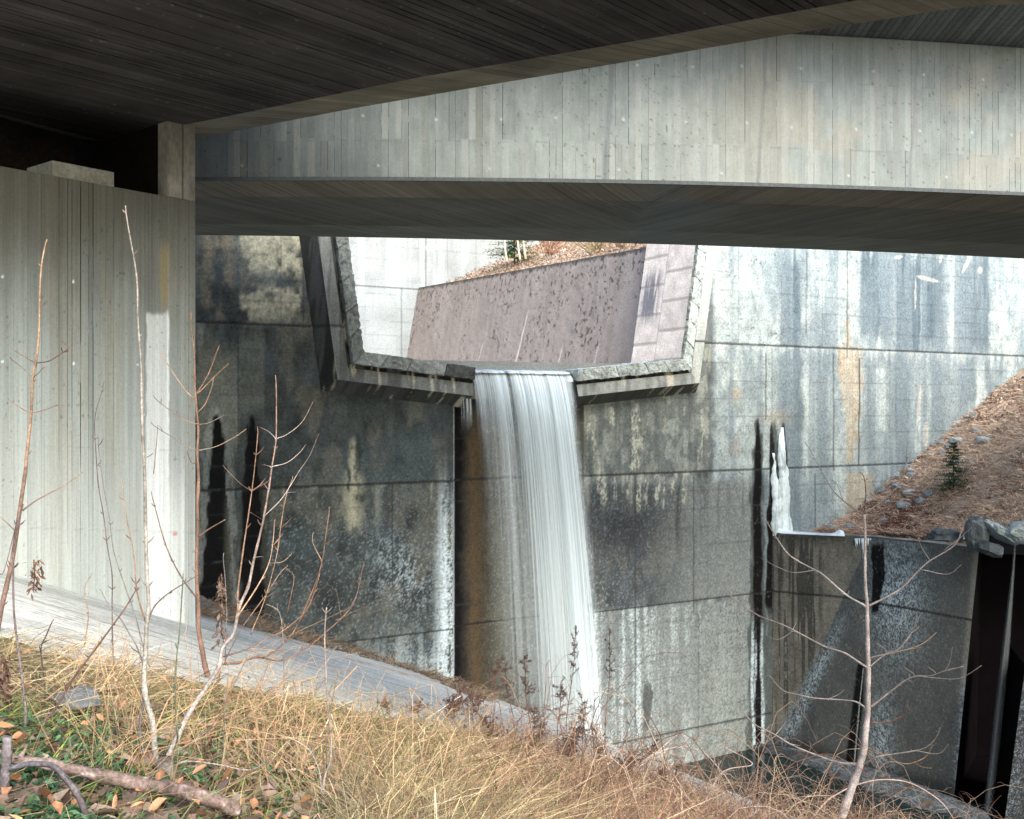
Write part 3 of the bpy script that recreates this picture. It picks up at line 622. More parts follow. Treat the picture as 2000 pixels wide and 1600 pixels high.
# triangular vertical plane from the corner
ctr = Bc.copy(); wl0 = T0.copy(); wl0[2] = -11.4
nu, nv = 120, 210
a = np.linspace(0, 1, nu)[:, None, None]; b = np.linspace(0, 1, nv)[None, :, None]
dgb = Bc + (T1 - Bc) * 0.0
P = (T0 * (1 - b) + wl0 * b) * (1 - a) + (T1 * (1 - b) + (Bc + [.02, -.02, 0]) * b) * a
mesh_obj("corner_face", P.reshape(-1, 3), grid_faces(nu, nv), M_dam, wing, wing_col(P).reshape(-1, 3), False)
P = (T1 * (1 - b) + Bc * b) * (1 - a) + (T2 * (1 - b) + B2 * b) * a
nu2 = 200; a = np.linspace(0, 1, nu2)[:, None, None]
P = (T1 * (1 - b) + Bc * b) * (1 - a) + (T2 * (1 - b) + B2 * b) * a
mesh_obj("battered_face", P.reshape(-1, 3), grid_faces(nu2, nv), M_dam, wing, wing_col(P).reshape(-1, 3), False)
up = np.array([0, 0, .06]); back = np.array([.8, 1.0, 0])
for (p, q) in ((T0, T1), (T1, T2)):
    patch("wall_top", p + up, q + up, q + back + up, p + back + up, 60, 16, lambda a, b, P: np.ones(a.shape + (3,)) * np.array([.24, .235, .21]) * (.3 + 1.3 * fbm(P[..., 0] * 3, P[..., 1] * 3, 3))[..., None], M_conc, wing, .05, 3)
    patch("wall_lip", p, q, q + up, p + up, 160, 4, lambda a, b, P: np.ones(a.shape + (3,)) * .10 * (.4 + 1.2 * fbm(P[..., 0] * 4, P[..., 1] * 4, 5))[..., None], M_conc, wing, .08, 2)
# end face of the wing wall and the dark culvert recess to its right
cul = thing("culvert_recess", "black wet recess with a thin trickle, right of the wing wall under the boulders", "culvert", (16, 31, -11.4))
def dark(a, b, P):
    f = fbm(P[..., 0] * 3, P[..., 2] * 3, 3); return np.ones(a.shape + (3,)) * np.array([.004, .003, .0035]) * (.5 + f)[..., None]  # recess shade painted as near-black, on top of the wet tone
z_ = np.array([0, 0, 1.])
def V3(x, y, z): return np.array([x, y, z], float)
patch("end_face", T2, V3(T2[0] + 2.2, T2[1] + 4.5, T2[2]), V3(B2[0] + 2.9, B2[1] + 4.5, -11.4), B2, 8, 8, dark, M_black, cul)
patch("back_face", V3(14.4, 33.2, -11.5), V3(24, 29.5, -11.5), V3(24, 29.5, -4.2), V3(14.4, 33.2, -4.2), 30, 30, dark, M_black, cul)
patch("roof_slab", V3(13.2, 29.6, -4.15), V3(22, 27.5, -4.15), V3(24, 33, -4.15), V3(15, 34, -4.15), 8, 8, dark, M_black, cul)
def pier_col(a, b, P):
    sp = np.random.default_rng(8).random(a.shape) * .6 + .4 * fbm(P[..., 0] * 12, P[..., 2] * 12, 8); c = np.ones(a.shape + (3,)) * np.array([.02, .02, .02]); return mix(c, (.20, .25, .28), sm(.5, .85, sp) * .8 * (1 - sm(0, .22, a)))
patch("recess_shade_sheet", V3(B2[0] - .1, 29.2, -11.13), V3(22, 26, -11.13), V3(24, 33, -11.13), V3(14, 34, -11.13), 8, 8, dark, M_black, cul)  # dark sheet added over the water to keep the recess in painted shade
pa, pb = PT(1960, 1620, 27.5), PT(2003, 1300, 27.5)
patch("outer_pier", pa, pa + V3(3, -.4, 0), pb + V3(3, -.4, 0), pb, 140, 200, pier_col, M_dam, cul, .05, 5)
patch("outer_pier_side", pa + V3(.9, 3, 0), pa, pb, pb + V3(.9, 3, 0), 10, 10, dark, M_black, cul)

# right hillside above the wing wall
FR = np.array([[8.9, 34.4], [10.2, 33.7], [11.6, 33.0], [12.5, 31.6], [13.6, 29.9], [16, 28.6], [20, 27.2], [26, 26]])
def hill_z(x, y, u_=None):
    pl = -4.1 + .543 * (x - 11.41) + .16 * (y - 32.6) - .35
    b = 4.0; z = np.log(np.exp(b * (pl + 4.08)) + 1) / b - 4.12
    return z + .25 * (fbm(x * .8, y * .8, 12) - .5) + .10 * (fbm(x * 3, y * 3, 14) - .5)
def hill():
    nu, nv = 330, 240
    k = np.linspace(0, 1, nu); L = np.concatenate([[0], np.cumsum(np.linalg.norm(np.diff(FR, axis=0), axis=1))]); L /= L[-1]
    fx = np.interp(k, L, FR[:, 0])[:, None]; fy = np.interp(k, L, FR[:, 1])[:, None]
    sb = np.linspace(sC + .05, s1 + 2, nu)[:, None]; bx = P0[0] + sb * E[0] + .15 * NB[0]; by = P0[1] + sb * E[1] + .15 * NB[1]
    q = np.linspace(0, 1, nv)[None, :]; X = fx * (1 - q) + bx * q; Y = fy * (1 - q) + by * q; Z = hill_z(X, Y)
    P = np.stack([X, Y, Z], -1); f = fbm(X * 2.5, Y * 2.5, 6, 5); g = fbm(X * .9, Y * .9, 7, 3)
    c = np.ones(P.shape) * np.array([.34, .255, .185]) * (.5 + .9 * f)[..., None]
    PX, PY = proj(P)
    dk = np.exp(-((PX - 1770) / 90)**2 - ((PY - 1010) / 50)**2)
    c = mix(c, (.13, .09, .07), np.clip(dk * .6 * (.5 + f), 0, 1)); c = mix(c, (.14, .08, .06), .5 * sm(.5, .65, g))
    c = mix(c, (.5, .5, .47), box(PY, 1030, 1075, 6) * (PX < 1680) * .5)
    o = mesh_obj("hillside", P.reshape(-1, 3), grid_faces(nu, nv), M_soil, None, c.reshape(-1, 3), False); tag(o, kind='structure')
hill()

# ---------------------------------------------------------------- bank, retaining wall, pool, valley ground
def bank():
    ys = np.concatenate([np.arange(-7, 2.4, .25), np.arange(2.4, 8, .03), np.arange(8, 29.2, .05)]); nx = 420
    q = np.linspace(0, 1, nx)[None, :]; Y = ys[:, None] + 0 * q
    xe = bank_edge(Y); xl = np.full_like(Y, -15.); t = 1 - (1 - q)**1.0
    xs = -15 + 0 * q; X = np.where(q < .08, -15 + q / .08 * 6.5, -8.5 + (q - .08) / .92 * (xe + 8.5))
    Z = bank_z(X, Y); P = np.stack([X, Y, Z], -1); PX, PY = proj(np.stack([X, np.maximum(Y, .3), Z], -1))
    n = fbm(X * 1.3, Y * 1.3, 3); f = fbm(X * 6, Y * 6, 5); fine = fbm(X * 18, Y * 18, 7, 3)
    gb = np.interp(PX, GB[:, 0], GB[:, 1]); soil = np.where(Y < 2.6, 1., sm(-9, 9, PY - gb + (f - .5) * 40))
    # paving: cast concrete slope, streaked along the fall line
    d = X * .81 + Y * .587; e = X * .587 - Y * .81
    stx = fbm(e * 3.5, d * .35, 31, 4); st2 = fbm(e * 9, d * .8, 33, 3)
    c = np.ones(P.shape) * np.array([.60, .60, .565]) * (.70 + .45 * stx)[..., None]
    c = mix(c, (.30, .30, .29), .6 * sm(.60, .70, st2)); c = mix(c, (.64, .635, .60), .7 * sm(.46, .58, stx) * (.5 + fine)); c = mix(c, (.10, .105, .10), .6 * sm(.66, .72, fbm(e * 22, d * 3, 39, 3))); c = c * (.8 + .4 * fine)[..., None]
    # damp dark strip along the dam foot, with shade painted in
    gl = np.interp(PX, [0, 380, 560, 700, 830, 920, 1100], [1040, 1202, 1240, 1268, 1306, 1350, 1402]); damp_shade = (1 - sm(-6, 8, PY - gl + (f - .5) * 18)) * (PX > 380)
    c = mix(c, (.085, .09, .09), damp_shade * .85)
    deb = damp_shade * sm(.45, .6, f) * (1 - sm(-40, -12, PY - gl)); c = mix(c, (.28, .20, .13), deb * .8)
    orn = np.exp(-((PY - np.interp(PX, [380, 450, 620, 900], [1196, 1218, 1270, 1345])) / 2.5)**2) * box(PX, 385, 880, 10) * sm(.4, .6, f); c = mix(c, (.38, .22, .08), orn * .8)
    cs = np.array([.055, .042, .03]) * (.5 + f)[..., None]
    cs = mix(cs, (.04, .07, .02), .7 * sm(.48, .6, fbm(X * 3, Y * 3, 9)) * (PX < 700)); cs = mix(cs, (.17, .11, .055), .7 * sm(.5, .6, fine))
    c = c * (1 - soil[..., None]) + cs * soil[..., None]
    P[..., 2] += .05 * soil * (.5 + f) + .02 * (stx - .5) + .10 * deb
    mesh_bank = mesh_obj("grassy_bank", P.reshape(-1, 3), grid_faces(len(ys), nx), M_soil, None, c.reshape(-1, 3), True); tag(mesh_bank, kind='structure')
bank()
rw = thing("pool_edge_wall", "pale concrete edge wall of the plunge pool, running down to the right behind the brambles", "wall", (3, 22, -11.5))
def rwc(a, b, P): f = fbm(P[..., 1] * 2, P[..., 2] * 2, 3); g = fbm(P[..., 1] * 9, P[..., 2] * 9, 5); return np.ones(a.shape + (3,)) * np.array([.50, .48, .43]) * (.5 + .6 * f + .3 * g)[..., None]
ea, eb = np.array([bank_edge(29.0), 29.0, 0]), np.array([bank_edge(0.), 0., 0]); en = np.array([.81, .587, 0]); zl = V3(0, 0, -7.46)
patch("wall_cap", ea - en * .45 + zl + V3(0, 0, -.0), eb - en * .45 + zl, eb + en * .02 + zl + V3(0, 0, -.04), ea + en * .02 + zl + V3(0, 0, -.04), 500, 14, rwc, M_conc, rw, .03, 4)
patch("wall_face", ea + en * .02 + zl + V3(0, 0, -.04), eb + en * .02 + zl + V3(0, 0, -.04), eb + en * .1 + V3(0, 0, -11.6), ea + en * .1 + V3(0, 0, -11.6), 300, 60, rwc, M_conc, rw)
patch("wall_back", ea - en * .45 + zl, eb - en * .45 + zl, eb - en * .45 + zl - V3(0, 0, .4), ea - en * .45 + zl - V3(0, 0, .4), 300, 4, rwc, M_conc, rw)
o = mesh_obj("pool_water", np.array([V3(-8, 1, -11.15), V3(40, 1, -11.15), V3(40, 44, -11.15), V3(-8, 44, -11.15)]), np.array([[0, 1, 2, 3]]), M_pool); tag(o, kind='structure')
o = mesh_obj("valley_ground", np.array([V3(-600, -600, -12.2), V3(600, -600, -12.2), V3(600, 600, -12.2), V3(-600, 600, -12.2)]), np.array([[0, 1, 2, 3]]), M_soil, None, np.tile((.12, .10, .07), (4, 1))); tag(o, kind='structure')
# gravel and ice shelf against the wing wall foot
def shelf():
    nu, nv = 260, 120; k = np.linspace(0, 1, nu)[:, None]; q = np.linspace(0, 1, nv)[None, :]
    a0 = PT(1455, 1462, 34.2); far = np.array([[8.0, 34.0], [9.5, 33.2], [11.5, 31.2], [12.4, 29.4], [13.0, 28.2]]); near = np.array([[7.8, 33.7], [8.9, 32.2], [10.3, 29.9], [11.4, 28.3], [12.9, 27.4]])
    t = np.linspace(0, 1, 5); fx = np.interp(k, t, far[:, 0]); fy = np.interp(k, t, far[:, 1]); nx_ = np.interp(k, t, near[:, 0]); ny_ = np.interp(k, t, near[:, 1])
    X = nx_ * (1 - q) + fx * q; Y = ny_ * (1 - q) + fy * q; f = fbm(X * 2, Y * 2, 4); g = np.random.default_rng(5).random(X.shape) * .7 + .3 * vn(X * 9, Y * 9, 6)
    Z = -11.22 + .16 * sm(0, .35, q + (f - .5) * .5) + .03 * g
    P = np.stack([X, Y, Z], -1); c = np.ones(P.shape) * np.array([.05, .055, .06]) * (.6 + .8 * f)[..., None]; c = mix(c, (.30, .36, .40), .6 * sm(.55, .85, g) * sm(.35, .55, fbm(X * 1.1, Y * 1.1, 9))); c = mix(c, (.10, .06, .035), sm(.62, .7, fbm(X * 3, Y * 3, 10)) * .8)
    o = mesh_obj("gravel_shelf", P.reshape(-1, 3), grid_faces(nu, nv), M_soil, None, c.reshape(-1, 3), False); tag(o, kind='structure')
shelf()

# ---------------------------------------------------------------- abutment of the near bridge
WD = np.array([.8, 1.0]); WD /= np.linalg.norm(WD); WN = np.array([WD[1], -WD[0]])      # WN: towards the camera side
wr = np.array([-4.33, 14.0])
def wall_pt(t, z, n=0):
    t, z, n = np.broadcast_arrays(np.asarray(t, float), np.asarray(z, float), np.asarray(n, float))
    return np.stack([wr[0] + t * WD[0] + n * WN[0], wr[1] + t * WD[1] + n * WN[1], z], -1)
abut = thing("bridge_abutment", "tall board marked concrete abutment with a white painted strip under the near bridge", "abutment", tuple(wall_pt(-1, -4)))
def abut_face():
    t = np.concatenate([np.arange(-9, -3.4, .04), np.arange(-3.4, 0, .0105), [0.]]); z = np.arange(-4.5, 2.84, .022); z = np.append(z, 2.84)
    T, Z = np.meshgrid(t, z, indexing='ij'); P = wall_pt(T, Z); PX, PY = proj(P)
    bw = .055
    n = fbm(T * 1.2, Z * .7, 5); st = fbm(T * 9, Z * .22, 6, 4); f = fbm(T * 12, Z * 6, 8, 3)
    c = np.ones(P.shape) * np.array([.36, .385, .365]) * (.70 + .5 * st)[..., None]
    c = mix(c, (.32, .29, .22), .4 * sm(.52, .66, fbm(T * 4, Z * .3, 9)))
    lk = np.clip(np.exp(-((PX - 185) / 80)**2) * (1 - sm(700, 1200, PY)) + .16 + .5 * (st - .5), 0, 1)
    up = (1 - sm(380, 720, PY - PX * .15 + (n - .5) * 220)); c = mix(c, (.115, .105, .085), up * .85)  # top darkened: shade of the deck painted in, plus stain
    c = mix(c, (.45, .465, .44), .55 * sm(600, 1100, PY))  # lower wall paler: light from the open side painted in
    wp = box(PX + (f - .5) * 5, 286, 330, 1.5) * sm(606, 618, PY + (f - .5) * 14); c = mix(c, (.78, .79, .77), wp * (.70 + .28 * st)); lk = lk * (1 - wp * .8)
    c = mix(c, (.72, .73, .70), .6 * box(PX, 286, 360, 5) * sm(850, 1050, PY))
    og = box(PX + (f - .5) * 5, 312, 330, 3) * box(PY, 480, 600, 20); c = mix(c, (.38, .28, .13), og * .6)
    c = mix(c, (.08, .08, .07), .6 * sm(.90, .95, vn(T * 48, Z * 40, 15)) * sm(.45, .6, n))
    for (x, y) in ((5, 540), (143, 550), (5, 706), (144, 710), (269, 713)):
        c = mix(c, (.8, .86, .88), (1 - sm(1.8, 3.2, np.hypot(PX - x, PY - y))))
    c = mix(c, (.55, .12, .09), (1 - sm(3, 5, np.hypot((PX - 342) * .9, PY - 1043))) * .7)
    for (y0, s_) in ((1035, .35), (875, .25)): c = mix(c, (.25, .25, .22), (1 - sm(.8, 2.2, np.abs(PY - y0 - (190 - PX) * -.03))) * s_ * (f > .45))
    P = wall_pt(T, Z, .004 * (f - .5))
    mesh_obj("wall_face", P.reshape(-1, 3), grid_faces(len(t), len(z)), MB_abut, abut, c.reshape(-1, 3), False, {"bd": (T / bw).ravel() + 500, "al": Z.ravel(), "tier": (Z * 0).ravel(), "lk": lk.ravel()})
abut_face()
def wbox(name, t0, t1, z0, z1, n0, n1, col, parent, mat=M_conc, fn=None, g=.06):
    c = [wall_pt(t, z, n) for n in (n0, n1) for z in (z0, z1) for t in (t0, t1)]
    fs = [(0, 1, 3, 2), (5, 4, 6, 7), (4, 0, 2, 6), (1, 5, 7, 3), (2, 3, 7, 6), (4, 5, 1, 0)]
    V = []; F = []; base = 0; C = []
    for f in fs:
        q = [c[i] for i in f]; nu = max(2, min(200, int(np.linalg.norm(q[1] - q[0]) / g))); nv = max(2, min(200, int(np.linalg.norm(q[3] - q[0]) / g)))
        a = np.linspace(0, 1, nu)[:, None, None]; b = np.linspace(0, 1, nv)[None, :, None]
        v = ((q[0] * (1 - a) + q[1] * a) * (1 - b) + (q[3] * (1 - a) + q[2] * a) * b).reshape(-1, 3)
        V.append(v); F.append(grid_faces(nu, nv) + base); base += len(v)
    V = np.concatenate(V); t = vn3(V, 4, 3) * .6 + vn3(V, 19, 5) * .4
    C = np.array(col)[None] * (.6 + .8 * t)[:, None]
    if fn is not None: C = fn(V, C)
    return mesh_obj(name, V, F, mat, parent, C)
wbox("wall_body", -9, -.004, -4.5, 2.835, -2.7, -.03, (.38, .37, .34), abut)
wbox("bearing_block", -1.95, -1.14, 2.845, 3.05, -.75, -.10, (.36, .35, .31), abut, g=.03)
def postfn(V, C):
    T = (V[:, 0] - wr[0]) * WD[0] + (V[:, 1] - wr[1]) * WD[1]; bi = np.floor(T / .10); fr = T / .10 - bi
    C = C * (.8 + .4 * rr(bi, 8))[:, None]; C[fr < .1] *= .3; return C
wbox("corner_post", -.43, -.004, 2.846, 4.10, -.22, .0, (.30, .27, .235), abut, M_board, postfn, .02)
wbox("side_wall", -.42, -.014, 2.842, 4.02, -2.40, -.222, (.012, .01, .01), abut, M_black, None, .1)  # near-black: cavity shadow painted into the colour along with dirt
wbox("back_wall", -9, -.01, 2.838, 6.4, -2.7, -2.42, (.03, .025, .022), abut, M_black)  # unlit cavity painted as near-black colour
wbox("unseen_light_cover", -9, -.4, 6.41, 6.6, -2.9, -1.2, (.2, .2, .19), abut)  # unseen cover added to keep skylight out of the cavity behind the deck end

# ---------------------------------------------------------------- near bridge
def z2(px, py, z): d = z * 2000 / (800 - py); return np.array([(px - 1000) / 2000 * d, d, z])
def near_bridge():
    br = thing("near_bridge", "dark underside of the near concrete road bridge with plank marks, across the top left", "bridge", (0, 10, 3.85))
    outer = [z2(245, 296, 4.0), z2(385, 270, 4.0), z2(700, 210, 4.0), z2(950, 167, 4.0), z2(1300, 108, 4.0), z2(1545, 66, 4.0), z2(1772, 31, 4.0), z2(1825, 22, 4.0), z2(1912, 11, 4.0), z2(2000, 9, 4.0)]
    inner = [z2(196, 274, 3.85), z2(402, 236, 3.85), z2(700, 175, 3.85), z2(824, 150, 3.85), z2(1037, 115, 3.85), z2(1300, 70, 3.85), z2(1475, 37, 3.85), z2(1678, 0, 3.85)]
    def ex(l, k0, k1):
        l = list(l); l.insert(0, l[0] - (l[1] - l[0]) / np.linalg.norm(l[1] - l[0]) * k0); l.append(l[-1] + (l[-1] - l[-2]) / np.linalg.norm(l[-1] - l[-2]) * k1); return np.array(l)
    outer.append(outer[-1] + V3(8, -2.4, 0)); outer.append(outer[-1] + V3(10, -5, 0))
    inner.append(inner[-1] + V3(6, -3, 0)); inner.append(inner[-1] + V3(12, -6, 0))
    def resample(l, xs):
        l = np.array(l); return np.stack([xs, np.interp(xs, l[:, 0], l[:, 1]), np.full_like(xs, l[0, 2])], 1)
    # boards run along PD; the deck end line runs parallel to the abutment
    PD = np.array([.9, 1.0]); PD /= np.linalg.norm(PD); PN = np.array([PD[1], -PD[0]])
    def bcol(P, base, seed, bw=.11):
        d = P[..., 0] * PN[0] + P[..., 1] * PN[1]; l = P[..., 0] * PD[0] + P[..., 1] * PD[1]
        n = fbm(P[..., 0] * 1.2, P[..., 1] * 1.2, seed)
        c = np.ones(P.shape) * np.array(base) * (.45 + 1.0 * n)[..., None]
        c = mix(c, (.2, .2, .19), .4 * sm(.93, .97, vn(d * 30, l * 12, seed + 7)))
        return c, {"bd": (d / bw).ravel() + 900, "al": l.ravel(), "tier": np.zeros(d.size), "lk": np.ones(d.size)}
    xs = np.concatenate([np.linspace(outer[0][0], 9, 620), np.linspace(9.2, 22, 30)])
    IO = resample(inner, np.clip(xs, inner[0][0], 99)); OO = resample(outer, xs)
    IO[:, 0] = np.interp(xs, [xs[0], xs[-1]], [inner[0][0] - .02, xs[-1]])
    IO[:, 1] = np.interp(IO[:, 0], np.array(inner)[:, 0], np.array(inner)[:, 1])
    # near edge of the soffit, behind the frame
    NE = IO + V3(-2.9, -4.9, 0)
    # the deck end on the abutment: parallel to the wall
    nv = 330; q = np.linspace(0, 1, nv)[None, :, None]
    P = IO[:, None] * (1 - q) + NE[:, None] * q
    # shear the left end so that it follows the abutment line
    endx0 = IO[0]; dshift = np.stack([-WD[0] * 0 + 0 * q[..., 0], 0 * q[..., 0], 0 * q[..., 0]], -1)
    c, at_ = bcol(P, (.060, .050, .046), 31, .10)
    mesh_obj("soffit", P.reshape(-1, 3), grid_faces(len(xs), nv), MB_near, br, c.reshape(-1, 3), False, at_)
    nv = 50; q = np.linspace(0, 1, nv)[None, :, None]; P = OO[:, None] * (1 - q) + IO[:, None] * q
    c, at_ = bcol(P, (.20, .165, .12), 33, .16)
    pt = np.exp(-((P[..., 0] + 4.0) / .9)**2) * sm(.45, .6, fbm(P[..., 0] * 3, P[..., 1] * 3, 6)); c = mix(c, (.16, .165, .16), pt * .8)
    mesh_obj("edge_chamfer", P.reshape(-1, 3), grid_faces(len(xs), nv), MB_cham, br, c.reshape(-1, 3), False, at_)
    # body above, raised tall to keep light off the far girder
    up_ = V3(0, 0, 2.4); m = len(xs)
    V = np.concatenate([OO, OO + up_, NE + up_, NE + V3(0, 0, -.003)])
    F = np.concatenate([grid_faces(2, m), grid_faces(2, m) + m, grid_faces(2, m) + 2 * m])
    V = np.concatenate([V, [OO[0], IO[0], NE[0], NE[0] + up_, OO[0] + up_, OO[-1], IO[-1], NE[-1], NE[-1] + up_, OO[-1] + up_]]); k = 4 * m
    T = np.array([[k, k + 1, k + 2], [k, k + 2, k + 3], [k, k + 3, k + 4], [k + 5, k + 7, k + 6], [k + 5, k + 8, k + 7], [k + 5, k + 9, k + 8]])
    mesh_obj("deck_slab", V, [F, T], M_conc, br, np.tile((.2, .2, .19), (len(V), 1)))
near_bridge()

# ---------------------------------------------------------------- far bridge
def far_bridge():
    br = thing("far_bridge", "pale board marked concrete bridge girder with a dark underside, crossing in front of the dam", "bridge", (3, 17, 3.6))
    def curve(pts, z):
        p = np.array([z2(a, b, z) for a, b in pts]); co = np.polyfit(p[:, 0], p[:, 1], 3); return p, co
    nE = [(382, 351), (700, 348), (1000, 352), (1200, 355.5), (1300, 356.5), (1475, 361), (1700, 368), (2000, 379)]
    fE = [(382, 461), (600, 461), (950, 466), (1300, 478), (1650, 492), (2000, 504)]
    nI = [(382, 384), (600, 385), (950, 388), (1300, 393), (1545, 400), (2000, 416)]
    fI = [(382, 438), (600, 439), (950, 444), (1300, 452), (1650, 465), (2000, 477)]
    def mk(pts, z):
        p = np.array([z2(a, b, z) for a, b in pts]); co = np.polyfit(p[:, 0], p[:, 1], 2); lo, hi = p[0, 0], p[-1, 0]
        def g(x):
            xc = np.clip(x, lo, hi); y = np.polyval(co, xc); dy = np.polyval(np.polyder(co), xc); return y + (x - xc) * dy
        return g
    gn, gf, gni, gfi = mk(nE, 3.6), mk(fE, 3.6), mk(nI, 3.48), mk(fI, 3.48)
    x = np.concatenate([np.linspace(-16, -5.4, 20), np.arange(-5.4, 9.3, .022), np.linspace(9.5, 34, 60)])
    def line(g, z, k=1.0): xx = x * k; return np.stack([xx, g(xx), np.full_like(xx, z)], 1)
    N_, F_l, NI, FI = line(gn, 3.6), line(gf, 3.6, 1.32), line(gni, 3.48, 1.05), line(gfi, 3.48, 1.21)
    # soffit strips
    def strip(name, A, B, nv, base, seed, mirror=0):
        q = np.linspace(0, 1, nv)[None, :, None]; P = A[:, None] * (1 - q) + B[:, None] * q
        # boards lie skewed across the soffit
        d = (P[..., 0] - 1.2) + (P[..., 1] - 16) * (.6 if mirror == 0 else .6) * -np.sign(.001 + (2.3 - P[..., 0])); n = fbm(P[..., 0] * .9, P[..., 1] * .9, seed)
        c = np.ones(P.shape) * np.array(base) * (.7 + .5 * n)[..., None]
        pt = np.exp(-((P[..., 0] - 2.9) / .8)**2) * sm(.45, .55, n + .1); c = mix(c, (.14, .165, .17), pt * .5)
        mesh_obj(name, P.reshape(-1, 3), grid_faces(len(x), nv), MB_far, br, c.reshape(-1, 3), False, {"bd": (d / .13).ravel() + 900, "al": P[..., 1].ravel(), "tier": np.zeros(d.size), "lk": np.ones(d.size)})
    strip("near_chamfer", N_, NI, 34, (.22, .18, .14), 61)
    strip("soffit", NI, FI, 90, (.155, .138, .112), 63)
    strip("far_chamfer", FI, F_l, 60, (.19, .175, .14), 65)
    # fascia
    z = np.concatenate([[3.6], np.arange(3.62, 6.06, .02)]); A = N_[:, None] + np.stack([0 * z, 0 * z, z - 3.6], 1)[None]
    P = A; L = np.concatenate([[0], np.cumsum(np.linalg.norm(np.diff(N_, axis=0), axis=1))]); S = L[:, None] + 0 * z[None]; Z = P[..., 2]; PX, PY = proj(P)
    bw = .105; bi = np.floor(S / bw); fr = S / bw - bi
    tier = (Z > 4.2 + .03 * (rr(bi, 9) > .5)).astype(float) * (rr(bi, 19) > .35) + (Z > 5.28) * (rr(bi, 29) > .5); tone = _h(bi, tier, tier * 0, 4); t2 = _h(bi, tier, tier * 0, 6)
    n = fbm(S * .7, Z * .8, 5); f = fbm(S * 8, Z * 5, 7, 4); st = fbm(S * 9, Z * .5, 8, 3)
    c = np.ones(P.shape) * np.array([.235, .262, .248]) * (.66 + .58 * n)[..., None] * (.8 + .35 * f)[..., None]
    c = mix(c, (.13, .15, .165), .65 * (1 - sm(380, 1050, PX + (n - .5) * 300)))  # left end darkened in colour for the shade between the bridges
    c = mix(c, (.31, .275, .225), .5 * sm(.48, .62, fbm(S * .8, Z * .9, 10)) * sm(1200, 1600, PX))
    c = mix(c, (.17, .17, .15), .5 * (t2 > .90) * (tier == 0)); c = mix(c, (.34, .345, .32), .4 * (t2 < .15))
    c = mix(c, (.34, .365, .345), .35 * (1 - sm(3.6, 4.7, Z)) * sm(600, 1100, PX))  # lower right paler: skylight from the gap painted in
    c = mix(c, (.19, .20, .195), .6 * sm(.45, .62, n + .1 * st) * sm(4.4, 5.8, Z))
    ls = _h(bi, tier, tier * 0 + 1, 14)
    c = mix(c, (.13, .14, .14), (np.abs(Z - 4.2) < .011) * (rr(bi, 15) > .6) * .4 + (np.abs(Z - 5.28) < .011) * (rr(bi, 16) > .7) * .3)
    for px_, w_, k_ in ((1188, 6, .75), (1487, 4, .55), (1783, 2, .5), (718, 5, .4), (500, 5, .4), (866, 4, .3)):
        c = mix(c, (.14, .155, .155), (1 - sm(w_ * .5, w_ + 1.5, np.abs(PX - px_ - (PY - 250) * -.06 + (f - .5) * 4))) * k_ * (.6 + .5 * st))
    c = mix(c, (.09, .095, .09), .8 * sm(.90, .95, vn(S * 30, Z * 28, 17)) * sm(.35, .6, vn(S * .9, Z * .9, 18)))
    # form tie plugs: small pale discs sunk in the face
    ties = []
    for r, (zz, st_, of) in enumerate(((5.48, .98, .2), (4.56, .98, .05), (3.80, 1.9, .5))):
        k = 0
        while of + k * st_ < L[-1]: ties.append((of + k * st_ + .35 * (rr(k, 40 + r) - .5), zz + .07 * (rr(k, 50 + r) - .5))); k += 1
    tm = np.zeros_like(S)
    for (ss, zz) in ties:
        i0 = np.searchsorted(L, ss - .08); i1 = np.searchsorted(L, ss + .08)
        if i1 > i0: tm[i0:i1] = np.maximum(tm[i0:i1], 1 - sm(.016, .03, np.hypot(S[i0:i1] - ss, Z[i0:i1] - zz)))
    c = mix(c, (.42, .46, .445), tm * .7)
    mesh_obj("girder_web", P.reshape(-1, 3), grid_faces(len(x), len(z), flip=True), MB_web, br, c.reshape(-1, 3), False, {"bd": (S / bw).ravel(), "al": Z.ravel(), "tier": tier.ravel(), "lk": np.ones(S.size)})
    # drip lip
    lp = N_ + V3(0, -.025, 0); V = np.concatenate([lp, lp + V3(0, 0, -.03), N_ + V3(0, .03, -.03), lp + V3(0, 0, .028), N_ + V3(0, .03, .028)]); m = len(x)
    F = [grid_faces(2, m), np.stack([np.arange(m - 1) + m, np.arange(m - 1) + 2 * m, np.arange(1, m) + 2 * m, np.arange(1, m) + m], 1), np.stack([np.arange(m - 1), np.arange(m - 1) + 3 * m, np.arange(1, m) + 3 * m, np.arange(1, m)], 1), np.stack([np.arange(m - 1) + 3 * m, np.arange(m - 1) + 4 * m, np.arange(1, m) + 4 * m, np.arange(1, m) + 3 * m], 1)]
    mesh_obj("drip_edge", V, F, M_conc, br, np.tile((.10, .11, .11), (len(V), 1)))
    # cantilever deck
    def cant(A, dy, name):
        nv = 50; q = np.linspace(0, 1, nv)[None, :, None]; P = (A + V3(0, 0, 2.45))[:, None] * (1 - q) + (A + V3(0, dy, 2.68))[:, None] * q
        bi = np.floor(P[..., 0] / .11); fr = P[..., 0] / .11 - bi; n = fbm(P[..., 0], P[..., 1], 6)
        c = np.ones(P.shape) * np.array([.15, .155, .15]) * (.7 + .5 * rr(bi, 3))[..., None] * (.6 + .6 * n)[..., None]; c = mix(c, (.03, .03, .03), (fr < .12) * .6)
        mesh_obj(name, P.reshape(-1, 3), grid_faces(len(x), nv), M_sof, br, c.reshape(-1, 3))
    cant(N_, -1.7, "cantilever_soffit"); cant(F_l, 1.3, "cantilever_soffit")
    a_, b_ = N_ + V3(0, -1.7, 2.68), F_l + V3(0, 1.3, 2.68); u3 = V3(0, 0, .35)
    V = np.concatenate([a_, a_ + u3, b_ + u3, b_]); F = np.concatenate([grid_faces(2, m), grid_faces(2, m) + m, grid_faces(2, m) + 2 * m])
